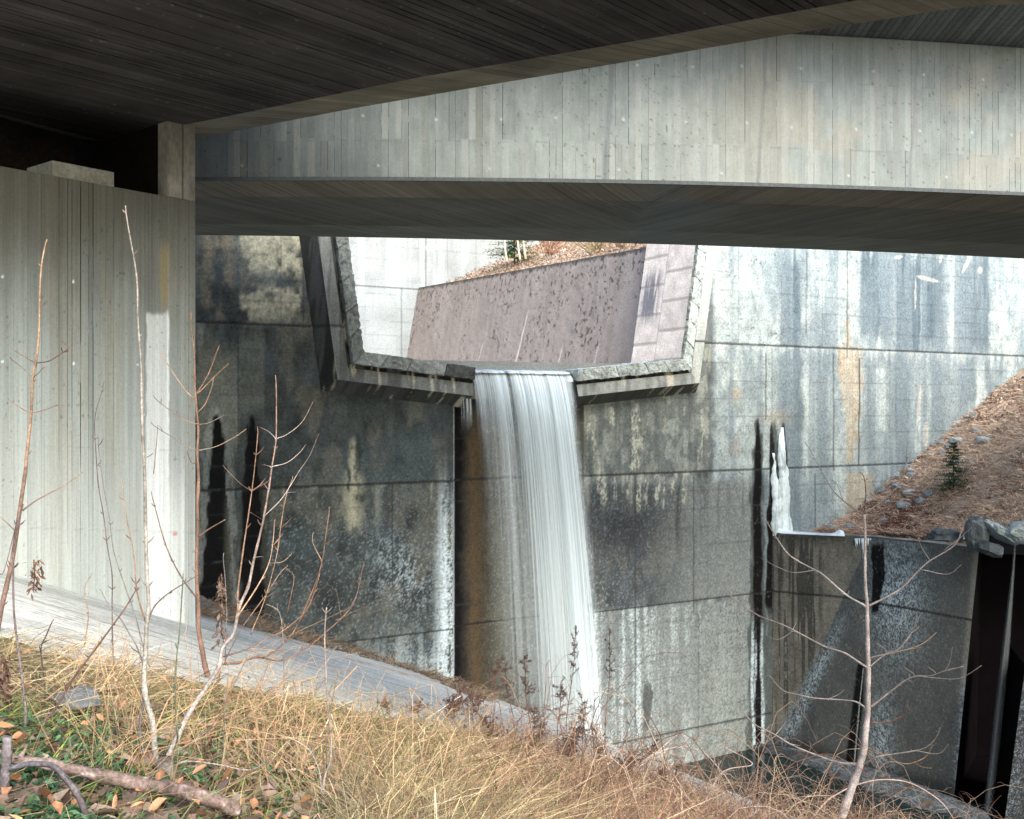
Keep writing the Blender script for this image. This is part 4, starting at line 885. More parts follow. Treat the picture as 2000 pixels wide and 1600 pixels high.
    mesh_obj("deck_slab", V, F, M_conc, br, np.tile((.25, .25, .24), (len(V), 1)))
    V = np.concatenate([F_l, F_l + V3(0, 0, 2.45)]); mesh_obj("girder_web", V, grid_faces(2, m), M_conc, br, np.tile((.3, .3, .28), (len(V), 1)))
far_bridge()

# ---------------------------------------------------------------- falling water
def water_sheets():
    V = []; F = []; A = []; base = 0
    sa = C_[0] - .02; sb = D_[0] - .02
    for L, (v0, seed, wgt, zoff) in enumerate(((.74, 3, 1., 0), (.94, 17, 1., .012), (1.14, 29, .8, .024))):
        nu, nv = 380, 190
        k = np.linspace(0, 1, nu)[:, None]; q = np.linspace(0, 1, nv)[None, :]
        qc = .10; f_ = np.clip((q - qc) / (1 - qc), 0, 1); c_ = np.clip(q / qc, 0, 1)
        lipz = C_[1] + (D_[1] - C_[1]) * k - .03 + zoff
        h = (f_**1.7) * 12.4; tt = np.sqrt(2 * h / 9.8)
        out = (v0 + .10 * (fbm(k * 14 + 0 * q, k * 0 + 0 * q, seed, 2) - .5)) * tt + .12
        n = np.where(q < qc, 1.1 - 1.22 * c_, -out) + 0 * k; z = lipz - h - .05 * c_**3 + .02 * (1 - c_)
        s = sa + (sb - sa) * k * (1 + .012 * h) + .02 * (fbm(k * 20 + 0 * q, h * .3, seed + 1, 2) - .5)
        P = dam_pt(s, z, n)
        kk = k + .010 * (fbm(k * 8 + 0 * q, h * .22, 6 + L * 3, 2) - .5) * h * .3
        thin = fbm(kk * 60, h * .035 + 0 * k, 2, 4); th2 = fbm(kk * 170, h * .07, seed + 3, 2); big = fbm(kk * 13, h * .05, 4, 2); loc = fbm(kk * 40, h * .04, seed + 9, 3)
        T = np.interp(k, [0, .04, .10, .18, .30, .45, .60, .78, 1], [.0, .22, .30, .36, .50, .66, .76, .90, .96]) + 0 * q
        T = T + .30 * (1 - sm(.1, 2.2, h)) - .10 * sm(2.0, 7, h) * (1 - sm(.3, .8, k)) + .04 * sm(6, 11, h) * sm(.6, .8, k)
        T = T - .08 * sm(1, 4, h) - .05 + .12 * (1 - sm(0, 1.5, h)) - .25 * sm(6.5, 12, h) * (1 - sm(.55, .9, k)) - .35 * sm(10.2, 12.2, h + .8 * fbm(k * 12, h, 60, 2))
        T = np.clip(T, .02, .95); al_ = 1 - (1 - T)**(1 / 2.6)
        strk = sm(.34, .66, .40 * thin + .20 * th2 + .20 * big + .20 * loc)
        a = al_ * ((.04 + .34 * sm(.2, .7, k)) + (1.85 - .45 * sm(.2, .7, k)) * strk)
        rgn = np.random.default_rng(seed).random((nu, nv))
        ed = sm(0, .02 + .12 * sm(0, 3, h), k + .05 * (fbm(k * 30, h * .6, seed + 12, 3) - .5)) * (1 - sm(.90, 1.0, k + .05 * rgn * sm(0, 2, h) + .05 * (fbm(k * 60, h * 1.2, seed + 8, 3) - .5) * sm(0, 3, h)))
        ed = np.where(h < .3, sm(0, .012, k) * (1 - sm(.985, 1, k)), ed)
        a = np.clip(a * wgt * ed, 0, 1)
        a = a * (1 - .0 * c_)
        V.append(P.reshape(-1, 3)); A.append(a.ravel()); F.append(grid_faces(nu, nv) + base); base += nu * nv
    # loose side strands on the left
    for (ks, wd, seed, al) in ((-.12, .03, 5, .5), (-.05, .02, 6, .6), (-.2, .015, 7, .35), (-.25, .01, 9, .3)):
        nu, nv = 6, 60; k = np.linspace(-1, 1, nu)[:, None]; q = np.linspace(0, 1, nv)[None, :]; h = q * 1.6
        s = sa + ks * 1.4 + k * wd * (1 + 2 * q); n = -.25 - .35 * np.sqrt(2 * h / 9.8); z = C_[1] - .25 - h + 0 * k
        P = dam_pt(s, z, n + 0 * k); V.append(P.reshape(-1, 3)); A.append((al * (1 - k**2) * (1 - sm(.3, 1, q))).ravel()); F.append(grid_faces(nu, nv) + base); base += nu * nv
    V = np.concatenate(V)
    o = mesh_obj("waterfall", V, F, M_fall, None, None, True, {"cover": np.concatenate(A)})
    tag(o, "silky white curtain of water falling from the spillway notch down the dam", "waterfall")
water_sheets()
def thin_fall(name, label, pts, d, widths, seed, alpha=.8, lean=None):
    pts = np.array(pts, float); t = np.linspace(0, 1, 120); tt = np.linspace(0, 1, len(pts))
    px = np.interp(t, tt, pts[:, 0]); py = np.interp(t, tt, pts[:, 1]); wd = np.interp(t, np.linspace(0, 1, len(widths)), widths); dd = np.interp(t, np.linspace(0, 1, len(d)), d)
    V = []; A = []; nu = 24; F = []; base = 0
    for L in range(2):
        k = np.linspace(-1, 1, nu)
        Pm = np.stack([PT(px[i] + wd[i] * k[j], py[i], dd[i] - .12 * (1 - k[j]**2) - .05 * L) for i in range(120) for j in range(nu)]).reshape(120, nu, 3)
        K = k[None, :] + 0 * t[:, None]; T = t[:, None] + 0 * K
        a = alpha * (1 - K**4) * sm(.25, .65, fbm(K * 5 + 7 * L, T * 1.5, seed + L, 3) + .1)
        V.append(Pm.reshape(-1, 3)); A.append(a.ravel()); F.append(grid_faces(120, nu) + base); base += 120 * nu
    o = mesh_obj(name, np.concatenate(V), F, M_fall, None, None, True, {"cover": np.concatenate(A)}); tag(o, label, "trickle")
thin_fall("water_trickle", "long thin thread of water falling in the black recess below the boulders", [(1983, 1052), (1978, 1120), (1966, 1250), (1948, 1420), (1928, 1600)], [28.6, 28.5, 28.2], [2, 4, 8, 10, 10], 4, .055)
thin_fall("water_trickle", "thin thread of water in the dark slot behind the pale young tree", [(1686, 1305), (1678, 1380), (1668, 1490)], [31.6, 31.0, 30.4], [1.5, 2, 2.5], 9, .12)

# ice apron of the seep on the right
def ice():
    root = thing("ice_flow", "white frozen seep running down the dam corner onto the wing wall ledge", "ice", tuple(dam_pt(sC + .3, -4.1)))
    mb_ = []
    def blob(outline_l, outline_r, ys, n_thick, seed, name):
        nu, nv = 60, 160; ys = np.array(ys, float); t = np.linspace(0, 1, nv); yy = ys[0] + (ys[-1] - ys[0]) * t
        l = np.interp(yy, ys, outline_l); r = np.interp(yy, ys, outline_r); k = np.linspace(0, 1, nu)[:, None]
        l = l + (fbm(yy * .05, yy * 0 + seed, seed, 3) - .5) * 9; r = r + (fbm(yy * .05, yy * 0 + seed + 9, seed, 3) - .5) * 11 * (.3 + t)
        px = l[None] * (1 - k) + r[None] * k; py = yy[None] + 0 * k
        w_ = (fbm(px * .12, py * .02, seed, 3)); n = -(.01 + .05 * fbm(px * .25, py * .10, seed + 3, 3) + n_thick * np.sqrt(np.clip(1 - (2 * k - 1)**2, 0, 1)) * (.5 + w_) * sm(0, .25, t)[None])
        s, z = wc(px, py, 0); P = dam_pt(s, z, n); c = np.ones(P.shape) * np.array([.72, .80, .82]) * (.75 + .3 * fbm(px * .3, py * .04, seed + 2))[..., None]
        c = mix(c, (.25, .33, .33), .5 * sm(.55, .7, fbm(px * .2, py * .02, seed + 5)))
        mesh_obj(name, P.reshape(-1, 3), grid_faces(nu, nv), M_ice, root, c.reshape(-1, 3), True)
    blob([1522, 1519, 1517, 1514, 1512], [1528, 1532, 1540, 1542, 1545], [835, 890, 950, 1000, 1046], .16, 5, "ice_sheet")
    blob([1508, 1507, 1506, 1507], [1512, 1515, 1518, 1524], [885, 930, 970, 1046], .10, 7, "ice_sheet")
    # apron on the ledge
    nu, nv = 90, 24; k = np.linspace(0, 1, nu)[:, None]; q = np.linspace(0, 1, nv)[None]
    a0 = T0 + V3(-.2, .35, .06); a1 = T0 * .25 + T1 * .75 + V3(0, .1, .06)
    P = a0 * (1 - k[..., None]) + a1 * k[..., None] + V3(.1, .55, 0) * (q[..., None] - .35)
    hgt = .28 * (1 - sm(0, .45, k)) + .03 + .14 * np.exp(-((k - .96) / .06)**2); P[..., 2] += hgt * np.sqrt(np.clip(1 - (2 * q - 1)**2, 0, 1)) - .02
    mesh_obj("ice_apron", P.reshape(-1, 3), grid_faces(nu, nv), M_ice, root, np.tile((.78, .84, .85), (nu * nv, 1)), True)
    mb = MB()
    for i in range(9):
        x = 1670 + i * 4 + random.uniform(-2, 2); L = random.uniform(12, 60) * (1 if i > 3 else .5); d = 32.75 - .02 * i
        pts = [PT(x, 1052, d), PT(x + 1, 1052 + L * .5, d), PT(x, 1052 + L, d)]; mb.tube(pts, [.035, .02, .004], 6, (.6, .68, .72))
    mb.build("icicles", M_ice, root)
M_ice = mat_col("white_ice", .3, 12, .15, .3, 18, .5)
ice()

# ---------------------------------------------------------------- boulders and stones
def stone(name, px, py, d, wx, wy, wz, col, seed, label, cat="boulder", group=None, flat=1.0, amp=.35, sink=.0, parent=None, rot=0):
    n = 44 if name == 'boulder' else 20; th = np.linspace(0, math.pi, n)[:, None]; ph = np.linspace(0, 2 * math.pi, 2 * n + 1)[None, :-1]
    U = np.stack([np.sin(th) * np.cos(ph), np.sin(th) * np.sin(ph), np.cos(th) + 0 * ph], -1).reshape(-1, 3)
    U = np.sign(U) * np.abs(U)**.62
    r = 1 + amp * (vn3(U, 1.3, seed) - .5) * 2 * .6 + amp * .5 * (vn3(U, 3.1, seed + 4) - .5)
    V = U * r[:, None]
    # facet the stone with random cutting planes
    rg = np.random.default_rng(seed)
    for _ in range(9):
        nn = rg.normal(size=3); nn /= np.linalg.norm(nn); dd = V @ nn; lim = rg.uniform(.72, .95); ov = np.clip(dd - lim, 0, None); V = V - ov[:, None] * nn
    if name == 'boulder': V = rough(V, .13, 2.2, seed + 31); V[:, 2] += .05 * np.sin(V[:, 2] * 9 + V[:, 0] * 2.5 + seed)
    V = V * np.array([wx, wy, wz]) * .5
    cr, sr = math.cos(rot), math.sin(rot); V = np.stack([V[:, 0] * cr - V[:, 2] * sr, V[:, 1], V[:, 0] * sr + V[:, 2] * cr], 1)
    base = PT(px, py, d); V = V + base
    t = vn3(V * 4 / wx, 1.0, seed + 9) * .6 + vn3(V * 20 / wx, 1., seed + 10) * .4
    m = 2 * n; i = np.arange(n - 1)[:, None] * m; j = np.arange(m)[None]
    Q = np.stack([i + j, i + m + j, i + m + (j + 1) % m, i + (j + 1) % m], -1).reshape(-1, 4)
    o = mesh_obj(name, V, Q, M_stone, parent, np.array(col)[None] * (.5 + 1.0 * t)[:, None], False)
    if parent is None: tag(o, label, cat, group)
    return o
stone("boulder", 1850, 1046, 29.6, .95, .8, .42, (.07, .085, .095), 3, "rounded dark boulder at the end of the wing wall, left of the slab rocks")
stone("boulder", 1905, 1045, 28.9, .65, .8, 1.05, (.09, .105, .11), 5, "tall dark angular boulder beside the slab rocks above the black recess")
stone("boulder", 1953, 1040, 28.6, .95, .9, .42, (.26, .30, .30), 9, "tilted pale grey slab rock between the tall boulder and the top of the trickle", rot=-.5)
stone("boulder", 1990, 1040, 28.3, .8, .9, .55, (.22, .25, .25), 12, "grey slab rock at the right edge of the photo beside the top of the trickle", rot=.2)
stone("boulder", 1935, 1072, 28.5, .7, .7, .35, (.06, .07, .075), 15, "low dark wet rock at the lip of the black recess under the pale slab", rot=-.3)
for i, (px, py, d, w_) in enumerate(((1622, 1031, 34.6, .42), (1648, 1036, 34.4, .3), (1660, 1028, 34.3, .34), (1868, 853, 37.2, .5), (1855, 872, 37.2, .36), (1840, 885, 37, .32), (1780, 912, 36.8, .3), (1782, 927, 36.2, .42), (1755, 965, 36, .5), (1775, 985, 35, .42), (1800, 958, 34, .4), (1815, 948, 34.2, .42), (1920, 827, 36, .55), (1906, 828, 37.2, .34), (1733, 990, 35.2, .28), (1868, 880, 35.6, .4), (1728, 1025, 33.8, .3), (1765, 975, 34.2, .5))):
    x = (px - 1000) / 2000 * d; zz = float(hill_z(np.array(x), np.array(d)))
    stone("rock", px, 800 - (zz + w_ * .15) / d * 2000, d, w_, w_ * .8, w_ * .6, (.20, .22, .23) if i % 3 else (.30, .31, .30), 100 + i,
          "grey stone lying in the dry grass of the hillside beside the dam", "rock", "stones scattered on the right hillside")
for i in range(24):
    k = (i + random.random()) / 24; sb_ = (wc(1690, 1000)[0]) * (1 - k) + wc(1985, 720)[0] * k; off = -abs(random.gauss(.12, .35)) - .1; p_ = dam_pt(sb_, 0, off); w_ = random.uniform(.12, .34) * (1.3 - .5 * k); zz = float(hill_z(np.array(p_[0]), np.array(p_[1])))
    P_ = np.array([p_[0], p_[1], zz + w_ * .12]); a_, b_ = proj(P_)
    stone("rock", float(a_), float(b_), p_[1], w_, w_ * .8, w_ * .6, (.17, .19, .20) if i % 4 else (.32, .33, .32), 300 + i, "small grey stone in the band of rubble between the dry hillside and the dam wall", "rock", "rubble stones where the hillside meets the dam", rot=random.uniform(-.5, .5))
x_, y_, z_b = bank_hit(152, 1368); stone("flat_stone", 150, 1368, y_ * .86, .23, .20, .075, (.13, .145, .155), 40, "flat blue grey stone lying in the dry grass on the left of the bank", "rock")
x_, y_, z_b = bank_hit(395, 1402); stone("flat_stone", 395, 1402, y_, .16, .2, .03, (.36, .38, .38), 43, "thin pale stone slab in the grass behind the multi stemmed sapling", "rock", rot=-.35)
for i, (px, py, w_) in enumerate(((560, 1530, .10), (595, 1545, .12), (850, 1640, .1), (1075, 1555, .22), (1115, 1530, .2), (455, 1515, .12))):
    x_, y_, z_b = bank_hit(px, py); stone("rock", px, py - 4, y_, w_, w_, w_ * .35, (.34, .35, .36), 60 + i, "small pale grey stone half hidden in the dry grass of the near bank", "rock", "stones in the grass of the near bank")

# ---------------------------------------------------------------- saplings
def smooth_line(P, m=5):
    P = np.asarray(P, float); n = len(P)
    if n < 3: return np.stack([np.interp(np.linspace(0, n - 1, (n - 1) * m + 1), np.arange(n), P[:, k]) for k in range(P.shape[1])], 1)
    Q = np.vstack([2 * P[0] - P[1], P, 2 * P[-1] - P[-2]]); out = []
    for i in range(1, n):
        p0, p1, p2, p3 = Q[i - 1], Q[i], Q[i + 1], Q[i + 2]
        for t in np.arange(m) / m:
            out.append(.5 * ((2 * p1) + (-p0 + p2) * t + (2 * p0 - 5 * p1 + 4 * p2 - p3) * t * t + (-p0 + 3 * p1 - 3 * p2 + p3) * t**3))
    out.append(P[-1]); return np.array(out)
def stem(mb, pts, d, r0, r1, col, seed, dend=None, nodes=True, sides=7, tipcol=None):
    """pts run from the base to the tip (photo pixels), r in photo pixels at depth d"""
    L = smooth_line(pts, 6); m = len(L); rg = np.random.default_rng(seed)
    t = np.linspace(0, 1, m); dend = d if dend is None else dend; dd = d + (dend - d) * t
    P = np.stack([(L[:, 0] - 1000) / 2000 * dd, dd, (800 - L[:, 1]) / 2000 * dd], 1)
    ln = np.concatenate([[0], np.cumsum(np.linalg.norm(np.diff(P, axis=0), axis=1))])
    P[1:-1] += (np.stack([vn(ln * 5, ln * 0 + seed + k, 3) for k in range(3)], 1)[1:-1] - .5) * .007 * d / 4.5
    r = (r0 + (r1 - r0) * t**.7) / 2000 * d * (.80 if r0 > 5 else .72)
    if nodes:
        sp = .16; ph = (ln / sp) % 1.0; r = r * (1 + .3 * np.exp(-((ph - .5) / .05)**2))
    c1 = np.array(col); c2 = np.array(tipcol if tipcol is not None else col)
    n = vn(ln * 14, ln * 0 + seed, 5)
    n_ = vn(ln * 60, ln * 0 + seed, 9); C = (c1[None] * (1 - t[:, None]) + c2[None] * t[:, None]) * (.55 + .55 * n + .4 * n_)[:, None]
    mb.tube(P, r, sides, C)
    if nodes:
        for j in range(2, m - 1):
            if int(ln[j] / .16) != int(ln[j - 1] / .16) and rg.random() < .75:
                for sg in ((1, -1) if rg.random() < .5 else ((1,) if rg.random() < .5 else (-1,))):
                    T_ = P[j + 1] - P[j]; T_ /= np.linalg.norm(T_) + 1e-9; sd_ = np.array([sg * rg.uniform(.6, 1), rg.normal(0, .5), 0]); v = T_ * .8 + sd_; v /= np.linalg.norm(v); Lb = rg.uniform(.008, .03) * (1 if rg.random() < .8 else 2.5) * (d / 4.5)**.5
                    mb.tube(np.array([P[j], P[j] + v * (r[j] + Lb * .6), P[j] + v * (r[j] + Lb) + T_ * Lb * .2]), [min(r[j] * .7, .0035), .0028, .0008], 4, C[j] * .75, False)
def sapling(name, label, cat, d, base, trunk, branches, group=None, partname="branch"):
    """trunk: (pts, r0, r1, col, tipcol); branches the same, each one a part"""
    root = thing(name, label, cat, tuple(PT(base[0], base[1], d)), group)
    mb = MB(); pts, r0, r1, c, tc = trunk; stem(mb, pts, d, r0, r1, c, 3, tipcol=tc); mb.build("trunk", M_bark, root)
    for i, b in enumerate(branches):
        mb = MB(); pts, r0, r1, c, tc = b[:5]; dz = b[5] if len(b) > 5 else random.choice((-1, 1)) * random.uniform(.05, .3) * d / 9
        stem(mb, pts, d, r0, r1, c, 11 + i, dend=d + dz, tipcol=tc, nodes=len(pts) > 3)
        for tw in (b[6] if len(b) > 6 else []):
            stem(mb, tw, d + dz * .5, max(r1 * 1.0, .8), .6, c, 50 + i, dend=d + dz * .9, tipcol=tc, nodes=False, sides=5)
        mb.build(partname, M_bark, root)
    return root
PALE = (.23, .195, .165); PALE2 = (.30, .265, .235); GREY = (.16, .15, .145); BRN = (.16, .09, .06); ORG = (.20, .125, .085); PURP = (.125, .085, .08); GRN = (.13, .15, .10); TAN = (.30, .20, .125)
sapling("sapling", "slender sapling with paired side twigs at the left edge in front of the abutment", "sapling", 4.3, (-25, 1560),
    ([(-25, 1560), (-22, 1450), (-14, 1300), (0, 1205), (12, 1150), (25, 1090), (40, 985), (50, 920), (52, 890), (60, 805), (65, 737), (72, 698), (76, 614), (82, 520), (92, 468)], 9, 1.6, PURP, TAN),
    [([(71, 710), (95, 706), (118, 692), (136, 679)], 2, 1, PURP, ORG), ([(70, 710), (50, 698), (22, 680)], 1.8, .9, TAN, TAN), ([(65, 737), (40, 715), (19, 698)], 1.8, .9, GREY, PURP), ([(66, 737), (76, 728), (89, 713)], 1.4, .8, PURP, TAN),
     ([(60, 806), (35, 792), (15, 778)], 1.4, .8, TAN, TAN), ([(60, 806), (90, 800), (121, 790)], 1.7, .9, TAN, ORG), ([(44, 998), (75, 975), (120, 950), (162, 922)], 2.4, 1, PURP, TAN), ([(36, 1042), (15, 1022), (-2, 1008)], 2, 1, PURP, TAN), ([(40, 990), (10, 1110), (-4, 1120)], 1.4, .8, PURP, PURP)])
sapling("sapling", "tall pale multi stemmed sapling growing from a cut green stump behind the fallen branch", "sapling", 3.95, (318, 1545),
    ([(318, 1548), (310, 1510), (301, 1465), (297, 1405), (289, 1375), (283, 1330), (285, 1264), (287, 1222), (291, 1180), (288, 1120), (284, 1000), (281, 900), (276, 775), (274, 680), (270, 618), (266, 548), (258, 485), (245, 402)], 9.5, 1.4, (.31, .31, .27), PALE),
    [([(287, 1222), (278, 1195), (268, 1150), (262, 1080), (246, 1000), (236, 930)], 3, .8, BRN, TAN), ([(289, 1216), (303, 1185), (330, 1160), (365, 1138), (395, 1119)], 3, 1, PALE, BRN),
     ([(283, 893), (298, 886)], 1.6, 1.2, PALE, PURP), ([(300, 925), (305, 870), (308, 830)], 1.2, .8, BRN, BRN),
     ([(292, 1525), (284, 1478), (276, 1440), (275, 1415), (280, 1372), (284, 1318), (270, 1270), (250, 1235), (235, 1210), (215, 1190), (195, 1151)], 4, 1.2, GREY, GREY),
     ([(324, 1484), (345, 1444), (369, 1396), (408, 1336), (429, 1300), (435, 1267), (456, 1237), (468, 1186), (485, 1147), (495, 1099), (506, 1054), (515, 1015), (524, 958), (530, 913), (539, 859), (540, 800), (538, 733)], 7.5, 1.3, (.36, .33, .30), ORG, .35,
        [[(540, 858), (560, 850), (590, 825), (612, 784)], [(538, 858), (525, 845), (507, 835)], [(530, 913), (560, 905), (585, 885), (598, 868)], [(529, 913), (512, 908)], [(517, 1008), (550, 975), (585, 920), (605, 890), (623, 847)], [(495, 1090), (515, 1088)], [(558, 964), (578, 962)]]),
     ([(466, 1195), (466, 1150), (474, 1080), (484, 1010), (491, 960), (498, 900), (503, 833)], 3.2, 1, ORG, ORG, .3, [[(491, 960), (470, 945), (435, 908)], [(491, 960), (510, 950), (528, 937)], [(486, 1000), (512, 1015)]]),
     ([(462, 1210), (500, 1150), (525, 1100), (535, 1050), (537, 1015)], 2.4, .8, TAN, TAN, .25, [[(524, 1100), (550, 1097), (570, 1080)]]),
     ([(330, 1500), (346, 1450), (347, 1420), (343, 1360), (345, 1290), (352, 1220), (358, 1120)], 3.4, 1.6, GRN, GRN),
     ([(333, 1478), (390, 1438), (420, 1408), (450, 1351)], 2.6, 1, GREY, BRN),
     ([(335, 1508), (360, 1488), (420, 1492), (480, 1504), (510, 1495), (524, 1478)], 3.4, 1, PALE2, PALE2),
     ([(335, 1515), (355, 1505), (385, 1496)], 3, 1.5, (.4, .42, .4), PALE2)])
# stump
mb = MB(); P_ = np.array([PT(325, 1555, 3.82), PT(324, 1520, 3.82), PT(323, 1488, 3.82), PT(324, 1480, 3.82)]); mb.tube(P_, [.037, .034, .031, .028], 12, np.array([(.16, .20, .16), (.17, .21, .17), (.14, .13, .12), (.08, .065, .06)])); o = mb.build("stump", M_bark); tag(o, "short cut green grey stump from which the pale sapling stems grow", "stump")
sapling("sapling", "orange brown sapling with curved paired twigs in front of the right edge of the abutment", "sapling", 8.3, (405, 1318),
    ([(406, 1320), (397, 1288), (390, 1240), (388, 1180), (385, 1120), (386, 1000), (387, 920), (386, 860), (385, 800), (382, 755), (377, 660), (373, 610)], 7.5, 1.2, (.17, .105, .08), ORG),
    [([(384, 770), (400, 745), (415, 715), (429, 674)], 2, 1, ORG, ORG), ([(382, 782), (365, 765), (340, 730), (311, 688)], 1.8, .9, TAN, TAN), ([(385, 768), (415, 740), (435, 720), (446, 710)], 1.5, .8, TAN, TAN), ([(386, 806), (400, 790), (412, 760), (418, 735)], 1.5, .8, TAN, TAN),
     ([(386, 828), (410, 825), (438, 811)], 1.5, .8, PALE, PALE), ([(386, 828), (360, 820), (330, 800), (299, 772)], 1.6, .8, TAN, PURP), ([(387, 880), (420, 872), (455, 855), (481, 838)], 1.6, .8, PALE, TAN), ([(386, 880), (360, 870), (330, 850), (295, 825)], 1.6, .8, PALE, PURP),
     ([(384, 1168), (357, 1129), (330, 1080), (305, 1000), (296, 960)], 2.4, 1, PURP, BRN), ([(388, 1048), (412, 1030), (440, 1015)], 2.6, 1.2, ORG, ORG), ([(386, 900), (376, 905), (366, 880)], 1.4, .8, BRN, BRN)])
sapling("sapling", "low spreading brown sapling with long arching branches left of the waterfall", "sapling", 7.2, (428, 1330),
    ([(426, 1332), (432, 1298), (462, 1294), (504, 1282), (525, 1279), (555, 1255), (579, 1225), (614, 1147), (629, 1096), (635, 1060), (643, 990)], 4.2, 1, BRN, ORG),
    [([(504, 1284), (550, 1289), (600, 1267), (640, 1230), (690, 1180), (711, 1100)], 2.6, .8, BRN, ORG, .4, [[(655, 1213), (690, 1195), (715, 1185)], [(667, 1206), (655, 1150)]]), ([(436, 1283), (480, 1270), (520, 1250), (560, 1228), (600, 1190), (625, 1120)], 2.6, .8, PURP, TAN), ([(629, 1098), (612, 1060), (612, 1040)], 1.2, .7, TAN, TAN), ([(634, 1064), (655, 1050)], 1.2, .7, TAN, TAN), ([(579, 1225), (630, 1150), (650, 1146)], 1.3, .7, BRN, BRN),
     ([(560, 1200), (575, 1130), (560, 1110)], 1.3, .7, BRN, TAN), ([(436, 1300), (470, 1230), (520, 1160), (545, 1120), (562, 1104)], 2, .8, PURP, TAN)])
sapling("sapling", "dark crooked sapling stem leaning right out of the grass at the far left", "sapling", 3.9, (25, 1520),
    ([(24, 1520), (33, 1474), (45, 1435), (49, 1390), (45, 1324), (36, 1264), (28, 1195), (27, 1120), (30, 1050), (45, 985)], 5, 2, GREY, PURP),
    [([(28, 1470), (60, 1440), (84, 1414), (111, 1381), (144, 1327), (180, 1276), (207, 1237), (246, 1186), (270, 1147)], 5, 1.6, PURP, BRN), ([(10, 1445), (35, 1425), (75, 1400), (125, 1383), (148, 1345), (172, 1340)], 3, 1, PALE2, GREY), ([(20, 1450), (10, 1440), (30, 1420), (50, 1410)], 2.5, 1.4, PALE2, PALE2)])
sapling("stump", "thick grey broken stump at the lower left corner beside the crooked stem", "stump", 2.85, (5, 1600),
    ([(0, 1640), (5, 1560), (10, 1500), (14, 1440)], 15, 11, (.12, .105, .11), (.15, .135, .135)), [([(10, 1505), (50, 1494), (75, 1492), (105, 1495), (132, 1522), (150, 1546), (165, 1579), (174, 1625)], 6, 8, (.12, .12, .13), (.08, .065, .065)), ([(5, 1540), (12, 1570), (8, 1620)], 3, 3, TAN, TAN)], partname="root")
sapling("dead_twig", "black bare twig standing in the dry grass left of the flat stone", "twig", 4.6, (92, 1400), ([(92, 1400), (86, 1340), (80, 1270), (92, 1240), (105, 1210)], 2.6, 1.6, (.06, .045, .045), (.10, .07, .06)), [([(80, 1274), (77, 1262)], 1.5, 1, (.06, .05, .05), (.06, .05, .05))])
sapling("dead_twig", "green twig with a bent tip standing between the flat stone and the pale sapling", "twig", 4.1, (238, 1490), ([(238, 1492), (228, 1430), (218, 1370), (210, 1345), (201, 1330)], 2.3, 1.4, (.12, .15, .08), BRN), [])
sapling("sapling", "thin forked pale sapling standing alone in the middle of the dry grass", "sapling", 4.3, (628, 1640),
    ([(627, 1650), (629, 1600), (632, 1525), (647, 1480), (647, 1420), (641, 1375), (635, 1255), (638, 1187)], 4.6, 1.8, PALE2, PALE),
    [([(638, 1500), (638, 1489), (640, 1450), (647, 1390), (655, 1345), (662, 1311)], 2.4, 1, GRN, TAN), ([(628, 1550), (628, 1534), (623, 1501), (605, 1465), (572, 1444), (556, 1443)], 2.4, 1, PALE2, PALE2), ([(630, 1520), (631, 1490), (632, 1464)], 1.8, 1, PURP, PURP)])
